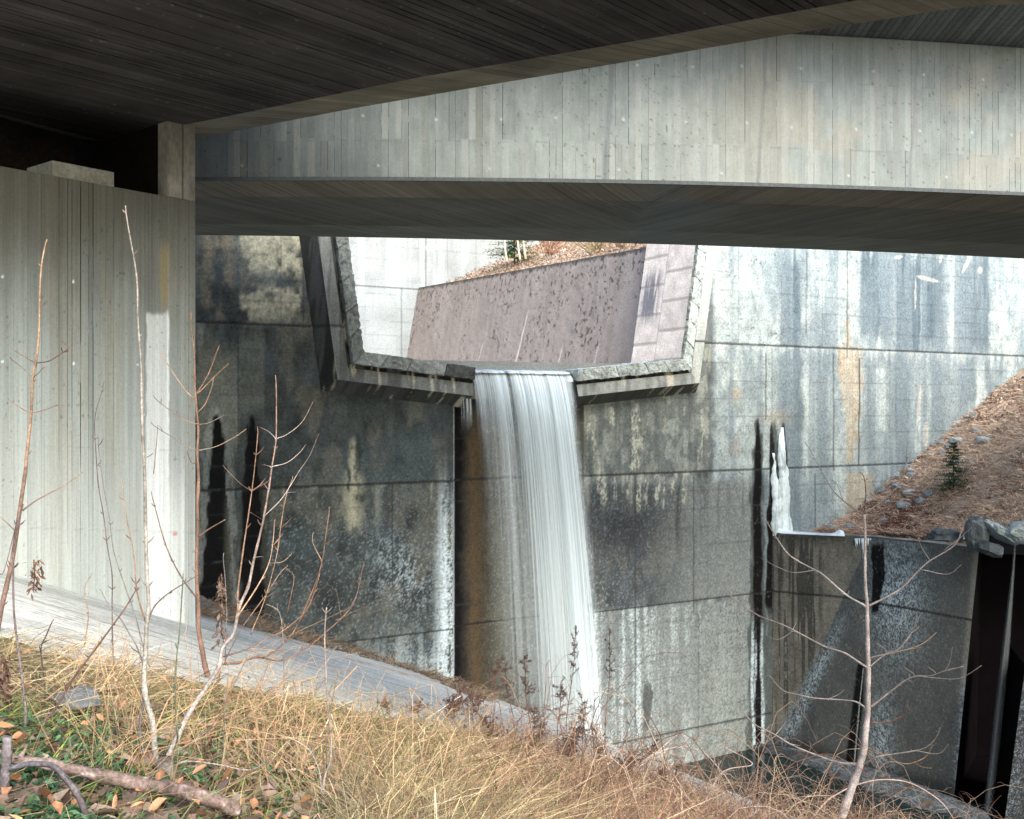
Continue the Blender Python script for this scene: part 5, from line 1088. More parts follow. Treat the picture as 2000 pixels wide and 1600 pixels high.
sapling("young_tree", "young leafless pale tree with regular paired branches in front of the wing wall and pool", "tree", 9.0, (1598, 1742),
    ([(1598, 1745), (1625, 1650), (1646, 1588), (1664, 1540), (1679, 1495), (1688, 1459), (1691, 1420), (1695, 1381), (1696, 1306), (1695, 1240), (1692, 1180), (1690, 1120), (1689, 1060), (1688, 1003)], 14, 2.2, (.40, .35, .32), (.36, .31, .28)),
    [([(1691, 1185), (1655, 1162), (1607, 1122), (1592, 1113), (1544, 1086), (1520, 1053), (1503, 1028), (1487, 1002)], 3, 1.2, (.42, .38, .34), PALE, .5, [[(1592, 1113), (1550, 1119), (1520, 1108), (1486, 1090)], [(1560, 1095), (1538, 1083)]]),
     ([(1694, 1186), (1730, 1168), (1763, 1148), (1790, 1120), (1817, 1095), (1862, 1065), (1880, 1030), (1893, 1002)], 3, 1.2, PALE2, PALE, -.4, [[(1817, 1095), (1800, 1070), (1793, 1051)], [(1800, 1113), (1850, 1121), (1878, 1103)], [(1845, 1075), (1880, 1045), (1898, 1030)], [(1763, 1148), (1775, 1120)]]),
     ([(1688, 1004), (1668, 992), (1646, 975), (1622, 951), (1598, 906), (1572, 864)], 2.4, 1, PALE, PALE, .3, [[(1646, 975), (1636, 950), (1625, 938)]]),
     ([(1688, 1004), (1700, 995), (1718, 981), (1751, 951), (1763, 927), (1770, 895), (1773, 867)], 2.4, 1, PALE, PALE, -.3, [[(1720, 978), (1708, 948), (1704, 938)], [(1751, 951), (1743, 945)]]),
     ([(1688, 1004), (1692, 970), (1688, 935), (1679, 922)], 1.8, .9, BRN, BRN),
     ([(1695, 1304), (1649, 1276), (1613, 1262), (1550, 1231), (1514, 1216), (1478, 1201), (1439, 1174), (1400, 1136)], 3, 1.2, PALE2, PALE, .5, [[(1547, 1231), (1556, 1215)], [(1550, 1232), (1520, 1250), (1494, 1240)], [(1640, 1272), (1628, 1277)]]),
     ([(1697, 1304), (1730, 1277), (1754, 1267), (1778, 1237), (1787, 1215), (1790, 1196)], 2.4, 1, PALE2, PALE, -.3, [[(1735, 1275), (1722, 1262), (1712, 1256)]]),
     ([(1697, 1286), (1725, 1279), (1754, 1273), (1799, 1258), (1829, 1235)], 1.8, .9, PALE, TAN, -.2),
     ([(1697, 1384), (1739, 1351), (1766, 1330), (1790, 1319), (1817, 1319), (1844, 1312), (1883, 1301)], 3, 1.1, PALE2, PALE, -.5, [[(1844, 1312), (1856, 1290), (1860, 1264)], [(1793, 1322), (1829, 1325), (1874, 1325), (1917, 1300)], [(1827, 1315), (1812, 1302)], [(1786, 1319), (1765, 1302)], [(1772, 1328), (1782, 1333), (1788, 1328)], [(1737, 1352), (1745, 1358), (1751, 1356)]]),
     ([(1692, 1384), (1670, 1370), (1640, 1366), (1595, 1364), (1559, 1357), (1529, 1348), (1503, 1320)], 2.8, 1, PALE2, PALE, .4, [[(1617, 1366), (1640, 1355), (1649, 1347)], [(1600, 1364), (1585, 1366), (1577, 1358)]]),
     ([(1694, 1411), (1733, 1411), (1760, 1399), (1770, 1385), (1773, 1369)], 2.2, 1, BRN, BRN, -.2), ([(1691, 1218), (1680, 1205), (1673, 1181)], 1.8, .9, BRN, BRN), ([(1695, 1286), (1682, 1282), (1677, 1272)], 1.6, .9, BRN, BRN), ([(1698, 1341), (1720, 1338), (1740, 1325)], 1.6, .9, PALE, PALE),
     ([(1679, 1492), (1643, 1489), (1592, 1474), (1544, 1453), (1514, 1436), (1475, 1417), (1457, 1399), (1440, 1376)], 3.2, 1.2, PALE2, PALE, .4, [[(1514, 1437), (1525, 1422), (1533, 1408)], [(1514, 1438), (1480, 1458), (1454, 1452)], [(1545, 1453), (1563, 1456)], [(1575, 1468), (1560, 1468), (1557, 1462)]]),
     ([(1681, 1497), (1700, 1485), (1718, 1477), (1760, 1470), (1805, 1463), (1826, 1444), (1836, 1421)], 2.8, 1, PALE2, PALE, -.4, [[(1788, 1467), (1830, 1472), (1853, 1454)], [(1812, 1456), (1822, 1456), (1827, 1452)]]),
     ([(1689, 1460), (1724, 1474), (1760, 1490), (1790, 1486), (1812, 1475), (1821, 1458)], 2.2, .9, BRN, TAN, -.2, [[(1785, 1488), (1800, 1498), (1820, 1500)]]), ([(1688, 1420), (1678, 1408), (1673, 1396)], 1.8, .9, BRN, BRN), ([(1686, 1462), (1676, 1456), (1671, 1451)], 1.8, .9, BRN, BRN)])
for i, (pts, d_, c_, lab) in enumerate((([(222, 1310), (220, 1200), (216, 1100), (195, 960), (187, 870), (187, 810), (203, 745)], 6.5, PURP, "thin dark curved stalk in front of the abutment, right of the leftmost sapling"),
        ([(300, 1330), (262, 1200), (225, 1080), (212, 1000), (195, 900), (190, 850)], 6.2, GREY, "faint grey stalk leaning left behind the pale sapling"),
        ([(440, 1300), (442, 1220), (440, 1140), (437, 1080)], 7.4, GREY, "straight grey stalk wrapped in a dry weed tangle beside the orange brown sapling"),
        ([(490, 1240), (520, 1160), (545, 1060), (555, 980), (572, 930)], 7.6, TAN, "slim tan stalk rising right in front of the dark left dam face"),
        ([(165, 1260), (172, 1200), (165, 1150), (180, 1120)], 6.0, TAN, "small tan stalk on the concrete slope below the abutment"),
        ([(552, 1420), (555, 1330), (552, 1240), (545, 1195), (520, 1180)], 7.0, PALE, "pale hooked stalk standing at the grass edge right of the low spreading sapling"),
        ([(440, 1560), (438, 1440), (441, 1350), (437, 1345)], 4.2, GREY, "thin straight stalk between the multi stemmed sapling and the forked sapling"))):
    mb = MB(); stem(mb, pts, d_, 1.9, .9, c_, 90 + i, nodes=True, sides=5); o = mb.build("dead_stalk", M_bark); tag(o, lab, "stalk", "thin dead stalks on the near bank")
# fallen branch
def fallen():
    mb = MB(); L = smooth_line([(20, 1484), (135, 1501), (225, 1522), (330, 1540), (405, 1558), (463, 1584)], 14); n = len(L); d = 3.05 + .34 * np.linspace(0, 1, n)
    P = np.stack([(L[:, 0] - 1000) / 2000 * d, d, (800 - L[:, 1]) / 2000 * d], 1); t = np.linspace(0, 1, n)
    r = np.interp(t, [0, .3, .8, .96, 1], [.013, .020, .024, .026, .022]) * (1 + .12 * (vn(t * 40, t * 0, 3) - .5))
    nz = .55 + .1 * vn(t * 9, t * 0, 6); C = np.array([.125, .092, .078])[None] * (.35 + 1.5 * nz**1.5)[:, None]
    mb.tube(P, r, 18, C); mb.V[0] = rough(mb.V[0], .010, 22, 4); sp_ = vn3(mb.V[0], 60, 8); mb.C[0] = mb.C[0] * (.25 + 1.1 * sp_[:, None] + .9 * vn3(mb.V[0], 18, 12)[:, None]) + (sp_[:, None] > .84) * .14; o = mb.build("fallen_branch", M_bark); tag(o, "long fallen branch with mottled brown bark lying on leaves in the lower left corner", "branch")
fallen()
def dead_leaves_cluster(name, label, px, py, d, wpx, hpx, n, seed, col):
    rg = np.random.default_rng(seed); mb = MB()
    mb.tube(np.array([PT(px, py - hpx, d), PT(px + 2, py, d), PT(px - 1, py + hpx * .8, d)]), [.003, .003, .002], 5, (.15, .08, .05))
    for _ in range(n):
        c = PT(px + rg.normal() * wpx * .5, py + rg.uniform(-1, 1) * hpx, d) + np.array([0, rg.normal() * .02, 0]); s = rg.uniform(.006, .016) * d / 4.5
        a = rg.normal(size=3); a /= np.linalg.norm(a); a[2] = -abs(a[2]) - .4; b = np.cross(a, rg.normal(size=3)); b /= np.linalg.norm(b) + 1e-6; nn = np.cross(a, b)
        V = [c, c + a * s + b * s * .5 + nn * s * .3, c + a * s * 2 + nn * s * .5, c + a * s - b * s * .5 + nn * s * .3]
        mb.add(V, None, [[0, 1, 2], [0, 2, 3]], np.array(col) * rg.uniform(.5, 1.4))
    o = mb.build(name, M_leaf, None, False); tag(o, label, "dead leaves")
dead_leaves_cluster("withered_leaves", "small tuft of curled brown leaves hanging by the leftmost sapling", 66, 1125, 4.3, 12, 32, 60, 3, (.13, .07, .04))
dead_leaves_cluster("withered_leaves", "dark withered weed head hanging right of the cut stump", 405, 1460, 4.3, 16, 44, 130, 4, (.07, .045, .032))
dead_leaves_cluster("withered_leaves", "brown shrivelled seed head at the far left edge above the stump", 8, 1340, 3.9, 13, 60, 200, 5, (.10, .055, .04))
dead_leaves_cluster("withered_leaves", "dry brown weed tangle beside the base of the orange brown sapling", 432, 1190, 7.0, 10, 70, 120, 8, (.13, .09, .065))

# ---------------------------------------------------------------- grass, leaf litter, ground cover, brambles
def blades(name, n, sampler, lenr, wpx, cols, seed, lay=.6, arch=.6, kind='stuff', up=.0):
    rg = np.random.default_rng(seed); X, Y, Z, PX, PY = sampler(n, rg); n = len(X)
    L = rg.uniform(*lenr, n); az = rg.uniform(0, 2 * math.pi, n); az = np.where(rg.random(n) < .6, 14 * fbm(X * .9, Y * .9, seed + 300, 2) + rg.normal(0, .45, n), az)
    el = np.clip(rg.normal(1.0 - lay * .8, .35, n), .05, 1.5)
    dirx, diry = np.cos(az) * np.cos(el), np.sin(az) * np.cos(el) * .7; dz = np.sin(el)
    m = 5; t = np.linspace(0, 1, m)[None]
    drop = arch * rg.uniform(.3, 1.2, n)[:, None]
    bx = X[:, None] + dirx[:, None] * L[:, None] * t * (1 + .25 * t); by = Y[:, None] + diry[:, None] * L[:, None] * t * (1 + .25 * t)
    gz = np.where(True, Z[:, None], 0)
    bz = gz + dz[:, None] * L[:, None] * t * (1 - drop * t * .8) + up
    J = rg.normal(0, 1, (3, n, m)) * (.02 + .09 * (rg.random(n) < .3))[None, :, None] * L[None, :, None] * (t > 0)[None]; bx, by, bz = bx + J[0], by + J[1] * .6, bz + J[2]
    wd = (wpx * (.35 + 1.5 * rg.random(n)**2.5) / 2000 * Y)[:, None] * (1 - t**2 * .85) * .5
    sx = -np.sin(az)[:, None] * .5 + .75; sx = sx * np.sign(rg.random(n) - .5)[:, None]; sz = (rg.random(n) - .5)[:, None] * 1.2; nn_ = np.sqrt(sx**2 + sz**2); sx /= nn_; sz /= nn_
    V = np.stack([np.stack([bx - sx * wd, by, bz - sz * wd], -1), np.stack([bx + sx * wd, by, bz + sz * wd], -1)], 2)   # n,m,2,3
    V = V.reshape(-1, 3); b0 = np.arange(n)[:, None] * m * 2; k = np.arange(m - 1)[None] * 2
    Q = np.stack([b0 + k, b0 + k + 1, b0 + k + 3, b0 + k + 2], -1).reshape(-1, 4)
    ci = cols(PX, PY, rg, n, X, Y); C = np.repeat(ci, m * 2, axis=0).reshape(n, m, 2, 3) * (.72 + .45 * t)[..., None, None].reshape(1, m, 1, 1)
    o = mesh_obj(name, V, Q, M_blade, None, C.reshape(-1, 3), False); tag(o, kind=kind); return o
def bank_sampler(x0, x1, extra, clump=None, ymax=1800):
    def f(n, rg):
        px = rg.uniform(x0, x1, n * 2); gb = np.interp(px, GB[:, 0], GB[:, 1]); py = gb + 4 + (rg.random(n * 2)**.95) * np.maximum(ymax - gb, 60) + extra
        den = (py - 800) / 2000 - .2526 - .348 * (px - 1000) / 2000; ok = den > .02
        px, py, den = px[ok], py[ok], den[ok]; Y = .941 / den; X = (px - 1000) / 2000 * Y
        if clump is not None:
            k = clump(px, py, X, Y, rg); px, py, X, Y = px[k], py[k], X[k], Y[k]
        px, py, X, Y = px[:n], py[:n], X[:n], Y[:n]
        ok = (Y > 2.3) & (X < bank_edge(Y) - .75); px, py, X, Y = px[ok], py[ok], X[ok], Y[ok]
        return X, Y, bank_z(X, Y) + .03, px, py
    return f
def tan_cols(PX, PY, rg, n, X, Y):
    a = np.array([.46, .345, .19]); b = np.array([.40, .35, .17]); c = np.array([.25, .15, .095]); d = np.array([.19, .22, .085]); e = np.array([.60, .50, .33])
    r = rg.random(n); g = fbm(X * 1.5, Y * 1.5, 3); right = sm(850, 1150, PX)
    C = np.where((r < .45)[:, None], a, np.where((r < .7)[:, None], e, b))
    red = rg.random(n) < (.06 + .50 * right); C = np.where(red[:, None], c, C)
    gr = (rg.random(n) < .75 * sm(.47, .58, g) * (1 - right) * sm(1330, 1450, PY)); C = np.where(gr[:, None], d, C)
    return C * (.25 + 1.0 * rg.random(n)**1.3)[:, None] * (rg.uniform(.8, 1.1, n) * (.40 + 1.1 * fbm(X * 2.5, Y * 2.5, 71)))[:, None]
def low_density(px, py, X, Y, rg): return rg.random(len(px)) < np.clip(.35 + 1.1 * (fbm(X * 1.1, Y * 1.1, 21) - .3) - .85 * sm(1400, 1500, py) * (1 - sm(430, 720, px)), .05, 1)
blades("dry_grass", 36000, bank_sampler(-120, 1150, 0, low_density), (.12, .5), 1.5, tan_cols, 5, lay=.95, arch=.9)
blades("dry_grass", 26000, bank_sampler(700, 1700, 10), (.18, .8), 1.6, tan_cols, 6, lay=.65, arch=.9)
blades("brown_stalks", 9000, bank_sampler(820, 1750, 0, lambda px, py, X, Y, rg: rg.random(len(px)) < sm(820, 1050, px) * (.2 + 1.2 * sm(.4, .6, fbm(X * 1.5, Y * 1.5, 55)))), (.2, .7), 1.5, lambda PX, PY, rg, n, X, Y: np.where((rg.random(n) < .5)[:, None], np.array([.16, .085, .06]), np.array([.30, .17, .11])) * rg.uniform(.5, 1.4, n)[:, None], 77, lay=.3, arch=.5)
def tall_cols(PX, PY, rg, n, X, Y): return np.where((rg.random(n) < .6)[:, None], np.array([.46, .33, .18]), np.array([.34, .21, .12])) * rg.uniform(.6, 1.25, n)[:, None]
blades("tall_dry_grass", 2600, bank_sampler(150, 1650, 0, None, 1620), (.35, .95), 1.5, tall_cols, 8, lay=.25, arch=.75)
def green_cols(PX, PY, rg, n, X, Y): return np.array([.16, .22, .055]) * rg.uniform(.6, 1.5, n)[:, None] + rg.uniform(0, .06, n)[:, None] * np.array([1, .6, .1])
blades("green_grass", 5000, bank_sampler(-100, 1000, 40, lambda px, py, X, Y, rg: fbm(X * 1.5, Y * 1.5, 3) > .5), (.06, .2), 2.4, green_cols, 9, lay=.7, arch=.5)
def litter(name, n, sampler, size, cols, seed, curl, lift):
    rg = np.random.default_rng(seed); X, Y, Z, PX, PY = sampler(n, rg); n = len(X)
    a = rg.uniform(0, 2 * math.pi, n); s = rg.uniform(*size, n); tx = rg.normal(0, .45, n); ty = rg.normal(0, .45, n)
    ux = np.stack([np.cos(a), np.sin(a), tx], 1); uy = np.stack([-np.sin(a), np.cos(a), ty], 1); uz = np.array([0, 0, 1.])
    prof = [(-1, 0, 0), (-.35, .42, 1), (.35, .38, .8), (1, 0, .2), (.35, -.38, .8), (-.35, -.42, 1), (0, 0, -.2)]
    c = np.stack([X, Y, Z + lift * rg.random(n)], 1); V = np.stack([c + s[:, None] * (p[0] * ux + p[1] * uy + curl * p[2] * uz * rg.uniform(.2, 1.2, n)[:, None]) for p in prof], 1)
    b = np.arange(n)[:, None] * 7; T = np.array([[0, 6, 1], [1, 6, 2], [2, 6, 3], [3, 6, 4], [4, 6, 5], [5, 6, 0]]); T = (b[:, None] + T[None]).reshape(-1, 3)
    C = np.repeat(cols(rg, n), 7, axis=0); o = mesh_obj(name, V.reshape(-1, 3), T, M_leaf, None, C, False); tag(o, kind='stuff')
def ll(px, py, X, Y, rg): return (rg.random(len(px)) < np.clip(sm(1430, 1560, py) * (1 - sm(450, 900, px)) + .06, 0, 1))
litter("leaf_litter", 3600, bank_sampler(-150, 1100, 20, ll), (.02, .06), lambda rg, n: np.where((rg.random(n) < .4)[:, None], np.array([.22, .165, .125]), np.array([.12, .075, .055])) * rg.uniform(.4, 1.3, n)[:, None], 12, .5, .06)
def gl_(px, py, X, Y, rg): return (rg.random(len(px)) < np.clip(sm(1400, 1540, py) * (1 - sm(350, 720, px)) * sm(.4, .55, fbm(X * 4, Y * 4, 33)) + .03 * (px < 900), 0, 1))
litter("ground_cover", 16000, bank_sampler(-150, 1000, 20, gl_), (.010, .024), lambda rg, n: np.array([.022, .060, .026]) * rg.uniform(.4, 2.0, n)[:, None] + rg.uniform(0, .025, n)[:, None] * np.array([.8, 1, .2]), 14, .3, .10)
litter("scattered_leaves", 500, bank_sampler(0, 1300, 0), (.015, .035), lambda rg, n: np.array([.40, .20, .10]) * rg.uniform(.4, 1.3, n)[:, None], 15, .4, .15)
# brambles: a dense tangle of arching reddish canes
def brambles():
    rg = np.random.default_rng(21); mb = MB()
    for i in range(1100):
        px = rg.uniform(960, 1960) if i % 3 else rg.uniform(1150, 1800)
        if px < 1560: py = np.interp(px, GB[:, 0], GB[:, 1]) + rg.uniform(0, 190)
        else: py = rg.uniform(1600, 1760)
        den = (py - 800) / 2000 - .2526 - .348 * (px - 1000) / 2000
        if den < .055: d = rg.uniform(8.5, 11.5)
        else: d = min(.941 / den, 13.5)
        base = PT(px, py, d); base[2] = bank_z(base[0], base[1]); L = rg.uniform(.35, 1.15) * (1 if rg.random() < .7 else 1.4) ; az = rg.uniform(0, 2 * math.pi); dx, dy = math.cos(az), math.sin(az) * .6
        if px > 1560: L = L * 1.0 + .3
        t = np.linspace(0, 1, 9); h = L * rg.uniform(.45, .9); sp = L * rg.uniform(.3, 1.1)
        P = np.stack([base[0] + dx * sp * t, base[1] + dy * sp * t, base[2] + h * (4 * t * (1 - t) * .55 + t * rg.uniform(0, .75))], 1); P[1:] += rg.normal(0, .014, (8, 3))
        col = np.array([.24, .15, .105]) * rg.uniform(.4, 1.3) if rg.random() < .7 else np.array([.42, .32, .22]) * rg.uniform(.7, 1.2)
        r = rg.uniform(.5, 1.1) / 2000 * d; mb.tube(P, np.linspace(r, r * .4, 9), 4, col, False)
        for _ in range(rg.integers(2, 7)):
            j = rg.integers(3, 8); q = P[j]; v = rg.normal(0, 1, 3); v[2] = abs(v[2]) * .5; v = v / np.linalg.norm(v) * rg.uniform(.06, .22)
            mb.tube(np.array([q, q + v * .5 + [0, 0, .02], q + v]), [r * .5, r * .4, r * .2], 3, col * .9, False)
    o = mb.build("bramble_thicket", M_bark, None, False); tag(o, kind='stuff')
brambles()
def long_canes():
    for k, (pts, lab) in enumerate((([(1240, 1500), (1290, 1468), (1350, 1462), (1400, 1495), (1440, 1560), (1460, 1620)], "long arching pale cane bending over the brambles above the pool edge, left one"),
                      ([(1000, 1505), (1120, 1500), (1200, 1540), (1280, 1590), (1320, 1630)], "pale dead cane lying across the brambles towards the lower right"),
                      ([(1340, 1610), (1380, 1560), (1400, 1520), (1425, 1500), (1470, 1490), (1405, 1455)], "kinked grey cane standing in the brambles in front of the dark pool"),
                      ([(1560, 1640), (1620, 1560), (1700, 1525), (1780, 1530), (1850, 1580), (1880, 1640)], "wide arching cane passing behind the young tree trunk"),
                      ([(1190, 1560), (1260, 1490), (1330, 1430), (1290, 1500), (1200, 1580)][:3], "straight reddish cane rising right from the brambles below the waterfall"))):
        d = 9.5; mb = MB(); stem(mb, pts, d, 2.6, 1.0, (.50, .38, .32), 70 + k, dend=d + .6, nodes=False); o = mb.build("bramble_cane", M_bark); tag(o, lab, "cane", "long canes in the bramble thicket")
long_canes()
def weed(px, top, d, seed, label, lean=0):
    rg = np.random.default_rng(seed); x = (px - 1000) / 2000 * d; zb = float(bank_z(x, d)); root = thing("dry_weed", label, "weed", (x, d, zb), "dry weeds with dark seed heads" if not label.startswith("low withered") else "low withered weeds in the grass")
    zt = (800 - top) / 2000 * d; t = np.linspace(0, 1, 10); P = np.stack([x + lean * t**2 + .02 * np.sin(t * 7 + seed), d + .03 * np.sin(t * 5), zb + (zt - zb) * t], 1)
    mb = MB(); mb.tube(P, np.linspace(.008, .003, 10), 5, (.24, .13, .09))
    for _ in range(9):
        u = rg.uniform(.35, .95); k = min(int(u * 9), 9); v = rg.normal(0, .5, 3); v[2] = abs(v[2]) + .4; v = v / np.linalg.norm(v) * rg.uniform(.08, .22)
        mb.tube(np.array([P[k], P[k] + v * .6, P[k] + v]), [.003, .0025, .002], 4, (.20, .12, .09), False)
    mb.build("stem", M_bark, root)
    mb = MB(); H = zt - zb; ax = [np.interp(np.linspace(5.2, 9, 6), np.arange(10), P[:, q_]) for q_ in range(3)]; mb.tube(np.stack(ax, 1), .0045, 5, (.12, .07, .05))
    for _ in range(rg.integers(16, 26)):
        u = rg.uniform(.58, 1.0); c0 = np.array([np.interp(u * 9, np.arange(10), P[:, q_]) for q_ in range(3)]); v = rg.normal(0, .8, 3); v[2] = abs(v[2]) * .8 + .25; v = v / np.linalg.norm(v) * rg.uniform(.05, .17) * (1.3 - u * .6)
        tip = c0 + v; mb.tube(np.array([c0, c0 + v * .5 + [0, 0, .01], tip]), [.0035, .003, .002], 4, (.13, .08, .055), False)
        for _k in range(rg.integers(9, 18)):
            c = c0 + v * rg.uniform(.3, 1.05) + rg.normal(0, .008, 3); s_ = rg.uniform(.008, .02); a = rg.normal(size=3); b = rg.normal(size=3); a /= np.linalg.norm(a); b /= np.linalg.norm(b)
            mb.add([c - a * s_, c + b * s_ * .5, c + a * s_, c - b * s_ * .5], [[0, 1, 2, 3]], None, np.array([.10, .06, .045]) * rg.uniform(.5, 1.8))
    mb.build("seed_head", M_leaf, root, False)
for i, (px, top, d, lab) in enumerate(((960, 1285, 12.2, "dark seed headed weed standing before the brown wet wall left of the waterfall"), (1003, 1300, 12.4, "dark seed headed weed in front of the left part of the waterfall"), (1036, 1278, 12.6, "tallest dark weed with a branching head in front of the waterfall"), (1092, 1335, 12, "reddish weed with a forked head in front of the bright foot of the waterfall"),
        (1108, 1230, 12.8, "thin feathery weed leaning before the right edge of the waterfall"), (880, 1375, 11, "short dark weed in front of the concrete slope, left of the dam corner"), (812, 1380, 10.5, "small dark weed on the grass edge below the middle of the concrete slope"), (920, 1360, 10.6, "dark drooping weed between the slope edge and the waterfall"), (1150, 1360, 12, "brown weed standing right of the bright foot of the waterfall"),
        (765, 1375, 10, "leftmost small brown weed on the grass edge of the concrete slope"), (1185, 1235, 13.2, "tall bare weed stalk in front of the speckled dam face right of the waterfall"), (1060, 1385, 9.8, "low dark brown weed in the thick of the dry grass below the waterfall"), (975, 1400, 9.2, "bushy dark weed in the middle of the dry grass below the dam corner"))):
    weed(px, top, d, 200 + i, lab, lean=random.uniform(-.15, .15))

for i in range(14):
    px = (905, 945, 985, 1020, 1075, 1125, 1165, 1210, 1255, 1300, 870, 1045, 1100, 1340)[i]; d_ = random.uniform(8.2, 10.5); zb_ = float(bank_z((px - 1000) / 2000 * d_, d_)); top_ = 800 - (zb_ + random.uniform(.35, .75)) / d_ * 2000
    weed(px, top_, d_, 400 + i, "low withered brown weed among the reddish grass at the bottom centre", lean=random.uniform(-.2, .2))
# right hillside cover
def hill_sampler(n, rg):
    k = rg.random(n * 3); q = rg.random(n * 3)
    L = np.concatenate([[0], np.cumsum(np.linalg.norm(np.diff(FR, axis=0), axis=1))]); L /= L[-1]; k = k * .72
    fx = np.interp(k, L, FR[:, 0]); fy = np.interp(k, L, FR[:, 1]); sb = sC + .05 + (s1 + 2 - sC) * k; bx = P0[0] + sb * E[0]; by = P0[1] + sb * E[1]
    X = fx * (1 - q) + bx * q; Y = fy * (1 - q) + by * q; Z = hill_z(X, Y); PX, PY = proj(np.stack([X, Y, Z], -1)); ok = (PX < 2060) & (PX > 1560) & (Z > -4.05); X, Y, Z, PX, PY = (v[ok][:n] for v in (X, Y, Z, PX, PY)); return X, Y, Z, PX, PY
def ledge_sampler(n, rg):
    k = rg.random(n)**.8; a = np.where((k < .5)[:, None], T0[None] * (1 - 2 * k[:, None]) + T1[None] * 2 * k[:, None], T1[None] * (2 - 2 * k[:, None]) + T2[None] * (2 * k[:, None] - 1)); q = rg.random(n); X = a[:, 0] + .25 + .5 * q; Y = a[:, 1] + .2 + .7 * q; Z = np.full(n, -4.02); PX, PY = proj(np.stack([X, Y, Z], -1)); ok = PX > 1600; return X[ok], Y[ok], Z[ok], PX[ok], PY[ok]
def hill_cols(PX, PY, rg, n, X, Y):
    g = fbm(X * 1.2, Y * 1.2, 3); C = np.array([.55, .42, .31]) * (.7 + .7 * g)[:, None]; dk = .45 * np.exp(-((PX - 1760) / 85)**2 - ((PY - 1010) / 48)**2) + .5 * sm(.55, .62, g) * .6
    C = np.where((rg.random(n) < dk * 1.2)[:, None], np.array([.17, .085, .06]), C); return C * rg.uniform(.55, 1.35, n)[:, None]
blades("hillside_grass", 42000, hill_sampler, (.08, .34), 1.5, hill_cols, 25, lay=.8, arch=1.1)
blades("ledge_grass", 2600, ledge_sampler, (.08, .35), 1.6, lambda PX, PY, rg, n, X, Y: np.where((rg.random(n) < .5)[:, None], np.array([.20, .115, .08]), np.array([.38, .27, .17])) * rg.uniform(.5, 1.4, n)[:, None], 51, lay=1.0, arch=1.2)
# spruces and shrubs
def spruce(label, base, h, rad, seed, n=1500, col=(.035, .075, .035), cut=0.):
    rg = np.random.default_rng(seed); root = thing("young_spruce", label, "spruce", tuple(base)); base = np.array(base); mb = MB()
    mb.tube(np.array([base - [0, 0, .1], base + [0, 0, h * .5], base + [0, 0, h]]), [.03, .018, .004], 6, (.12, .08, .06)); mb.build("trunk", M_bark, root); mb = MB()
    tiers = 16
    for i in range(tiers):
        u = (i + .5) / tiers; z = h * (.05 + .93 * u); R = rad * (1 - u)**.85 + .03
        for b in range(int(6 + 5 * (1 - u))):
            a = rg.uniform(0, 2 * math.pi); r = R * rg.uniform(.6, 1.15); m = 8
            for j in range(m):
                t = (j + 1) / m; c = base + [math.cos(a) * r * t, math.sin(a) * r * t, z - .12 * r * t + .05 * t * t]
                for s_ in range(5):
                    v = np.array([math.cos(a + rg.normal(0, .9)), math.sin(a + rg.normal(0, .9)), rg.normal(.1, .4)]); v /= np.linalg.norm(v); L = h * .04 * rg.uniform(.7, 1.3) * (1.3 - .5 * t); w_ = np.cross(v, [0, 0, 1.]) * L * .3
                    mb.add([c - w_, c + w_, c + v * L * 1.5], None, [[0, 1, 2]], np.array(col) * rg.uniform(.5, 1.8))
    mb.build("foliage", M_leaf, root, False)
bx = (1862 - 1000) / 2000 * 33.6
spruce("small dark green spruce growing among stones on the right hillside", (bx, 33.6, float(hill_z(np.array(bx), np.array(33.6))) - .05), 1.65, 1.0, 4)
b2 = PT(1005, 512, 45.5); spruce("bushy green spruce on the bank beyond the spillway notch", tuple(b2), 2.6, 1.35, 6, col=(.09, .16, .05))
for i, (px, lab) in enumerate(((986, "leftmost thin pale trunk standing by the spruce beyond the notch"), (1012, "middle thin pale trunk in front of the spruce beyond the notch"), (1023, "rightmost thin pale trunk in front of the spruce beyond the notch"))):
    mb = MB(); b = PT(px + 4, 512 - i * 3, 44.3); stem_top = PT(px - 6, 380, 44.3); mid = PT(px - 1, 470, 44.3); mb.tube(smooth_line([b, mid, stem_top], 6), np.linspace(.055, .03, 13), 6, (.55, .48, .36)); o = mb.build("thin_trunk", M_bark); tag(o, lab, "tree trunk", "thin pale trunks beyond the notch")
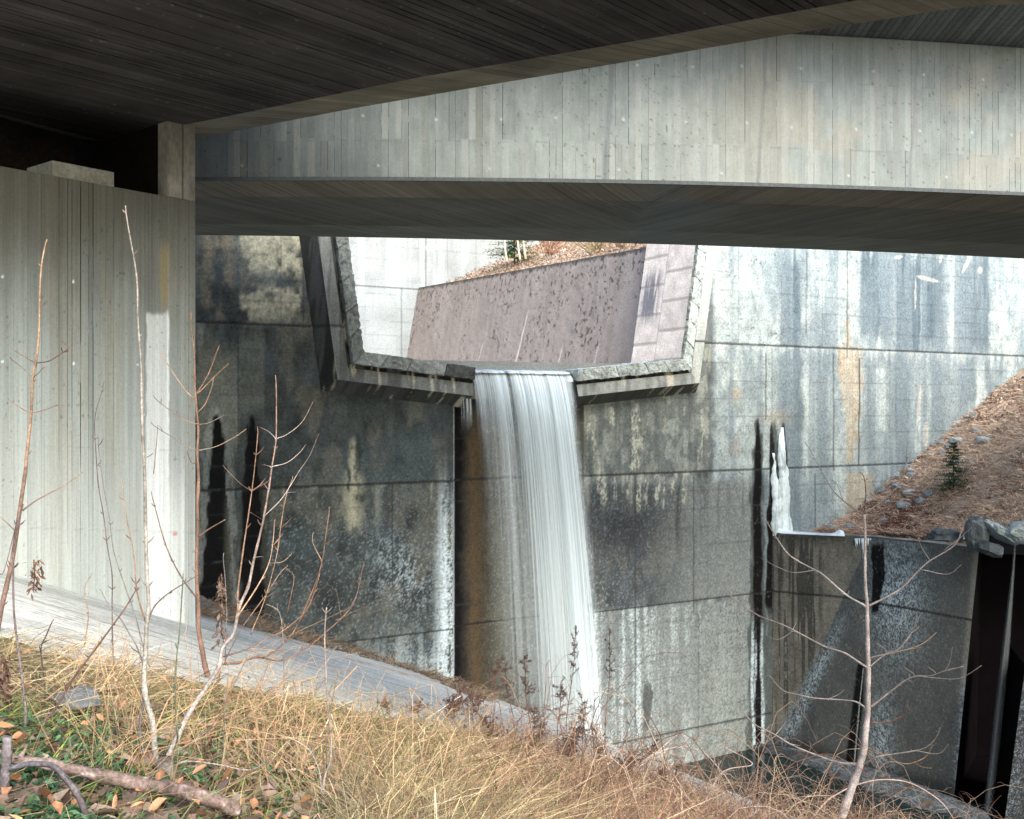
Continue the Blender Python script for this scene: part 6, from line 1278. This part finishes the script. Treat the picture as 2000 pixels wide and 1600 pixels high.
def shrub(label, px, py, d, n, w_, h_, seed, col):
    rg = np.random.default_rng(seed); mb = MB(); b = PT(px, py, d)
    for _ in range(n):
        v = np.array([rg.normal(0, w_), rg.normal(0, w_ * .6), h_ * rg.uniform(.5, 1.2)]); s = b + rg.normal(0, w_ * .25, 3) * [1, 1, .1]; P = np.array([s, s + v * .5 + rg.normal(0, .04, 3), s + v]); mb.tube(P, [.014, .010, .006], 4, np.array(col) * rg.uniform(.5, 1.4), False)
        for _k in range(3): q = P[1] + (P[2] - P[1]) * rg.random(); mb.tube(np.array([q, q + rg.normal(0, .18, 3) + [0, 0, .1]]), [.007, .004], 3, np.array(col) * rg.uniform(.6, 1.3), False)
    o = mb.build("bare_shrub", M_bark, None, False); tag(o, label, "shrub", "bare shrubs on the bank beyond the notch")
shrub("bare olive brown shrub on the bank just above the middle of the channel wall", 1160, 497, 40.5, 50, .55, 1.1, 3, (.30, .24, .12))
shrub("bare reddish shrub on the far bank right of the spruce", 1075, 495, 43.5, 60, .7, 1.3, 5, (.34, .20, .13))
shrub("tangled brown shrub on the far bank at the right end of the channel wall", 1215, 482, 38, 45, .5, 1.0, 7, (.36, .24, .16))
def h2s(n, rg):
    k = rg.random(n); q = rg.random(n)**1.5 * .3; a, b = h2a, h2b; X = a[0] * (1 - k) + b[0] * k + q * 22; Y = a[1] * (1 - k) + b[1] * k + q * 12; Z = a[2] * (1 - k) + b[2] * k - .02 + q * 22 * .52
    PX, PY = proj(np.stack([X, Y, Z], -1)); return X, Y, Z, PX, PY
litter("far_leaf_litter", 6000, h2s, (.03, .08), lambda rg, n: np.where((rg.random(n) < .5)[:, None], np.array([.48, .41, .34]), np.array([.30, .18, .10])) * rg.uniform(.6, 1.3, n)[:, None], 31, .5, .15)
# debris along the dam foot
def foot_debris(n, rg):
    px = rg.uniform(386, 960, n); gl = np.interp(px, [380, 560, 700, 830, 920, 1100], [1205, 1255, 1288, 1326, 1368, 1420]); py = gl - 6 - rg.random(n)**1.6 * np.interp(px, [380, 600, 900], [60, 38, 22])
    den = (py - 800) / 2000 - .2526 - .348 * (px - 1000) / 2000; ok = den > .03; px, py, den = px[ok], py[ok], den[ok]; Y = .941 / den; X = (px - 1000) / 2000 * Y; dd = (X - P0[0]) * NB[0] + (Y - P0[1]) * NB[1]; ok = (dd < -.05)
    X, Y, px, py = X[ok], Y[ok], px[ok], py[ok]; return X, Y, bank_z(X, Y) + .03, px, py
blades("foot_grass", 5000, foot_debris, (.1, .45), 1.6, lambda PX, PY, rg, n, X, Y: np.array([.24, .18, .12]) * rg.uniform(.3, 1.4, n)[:, None], 41, lay=1.0, arch=1.0)
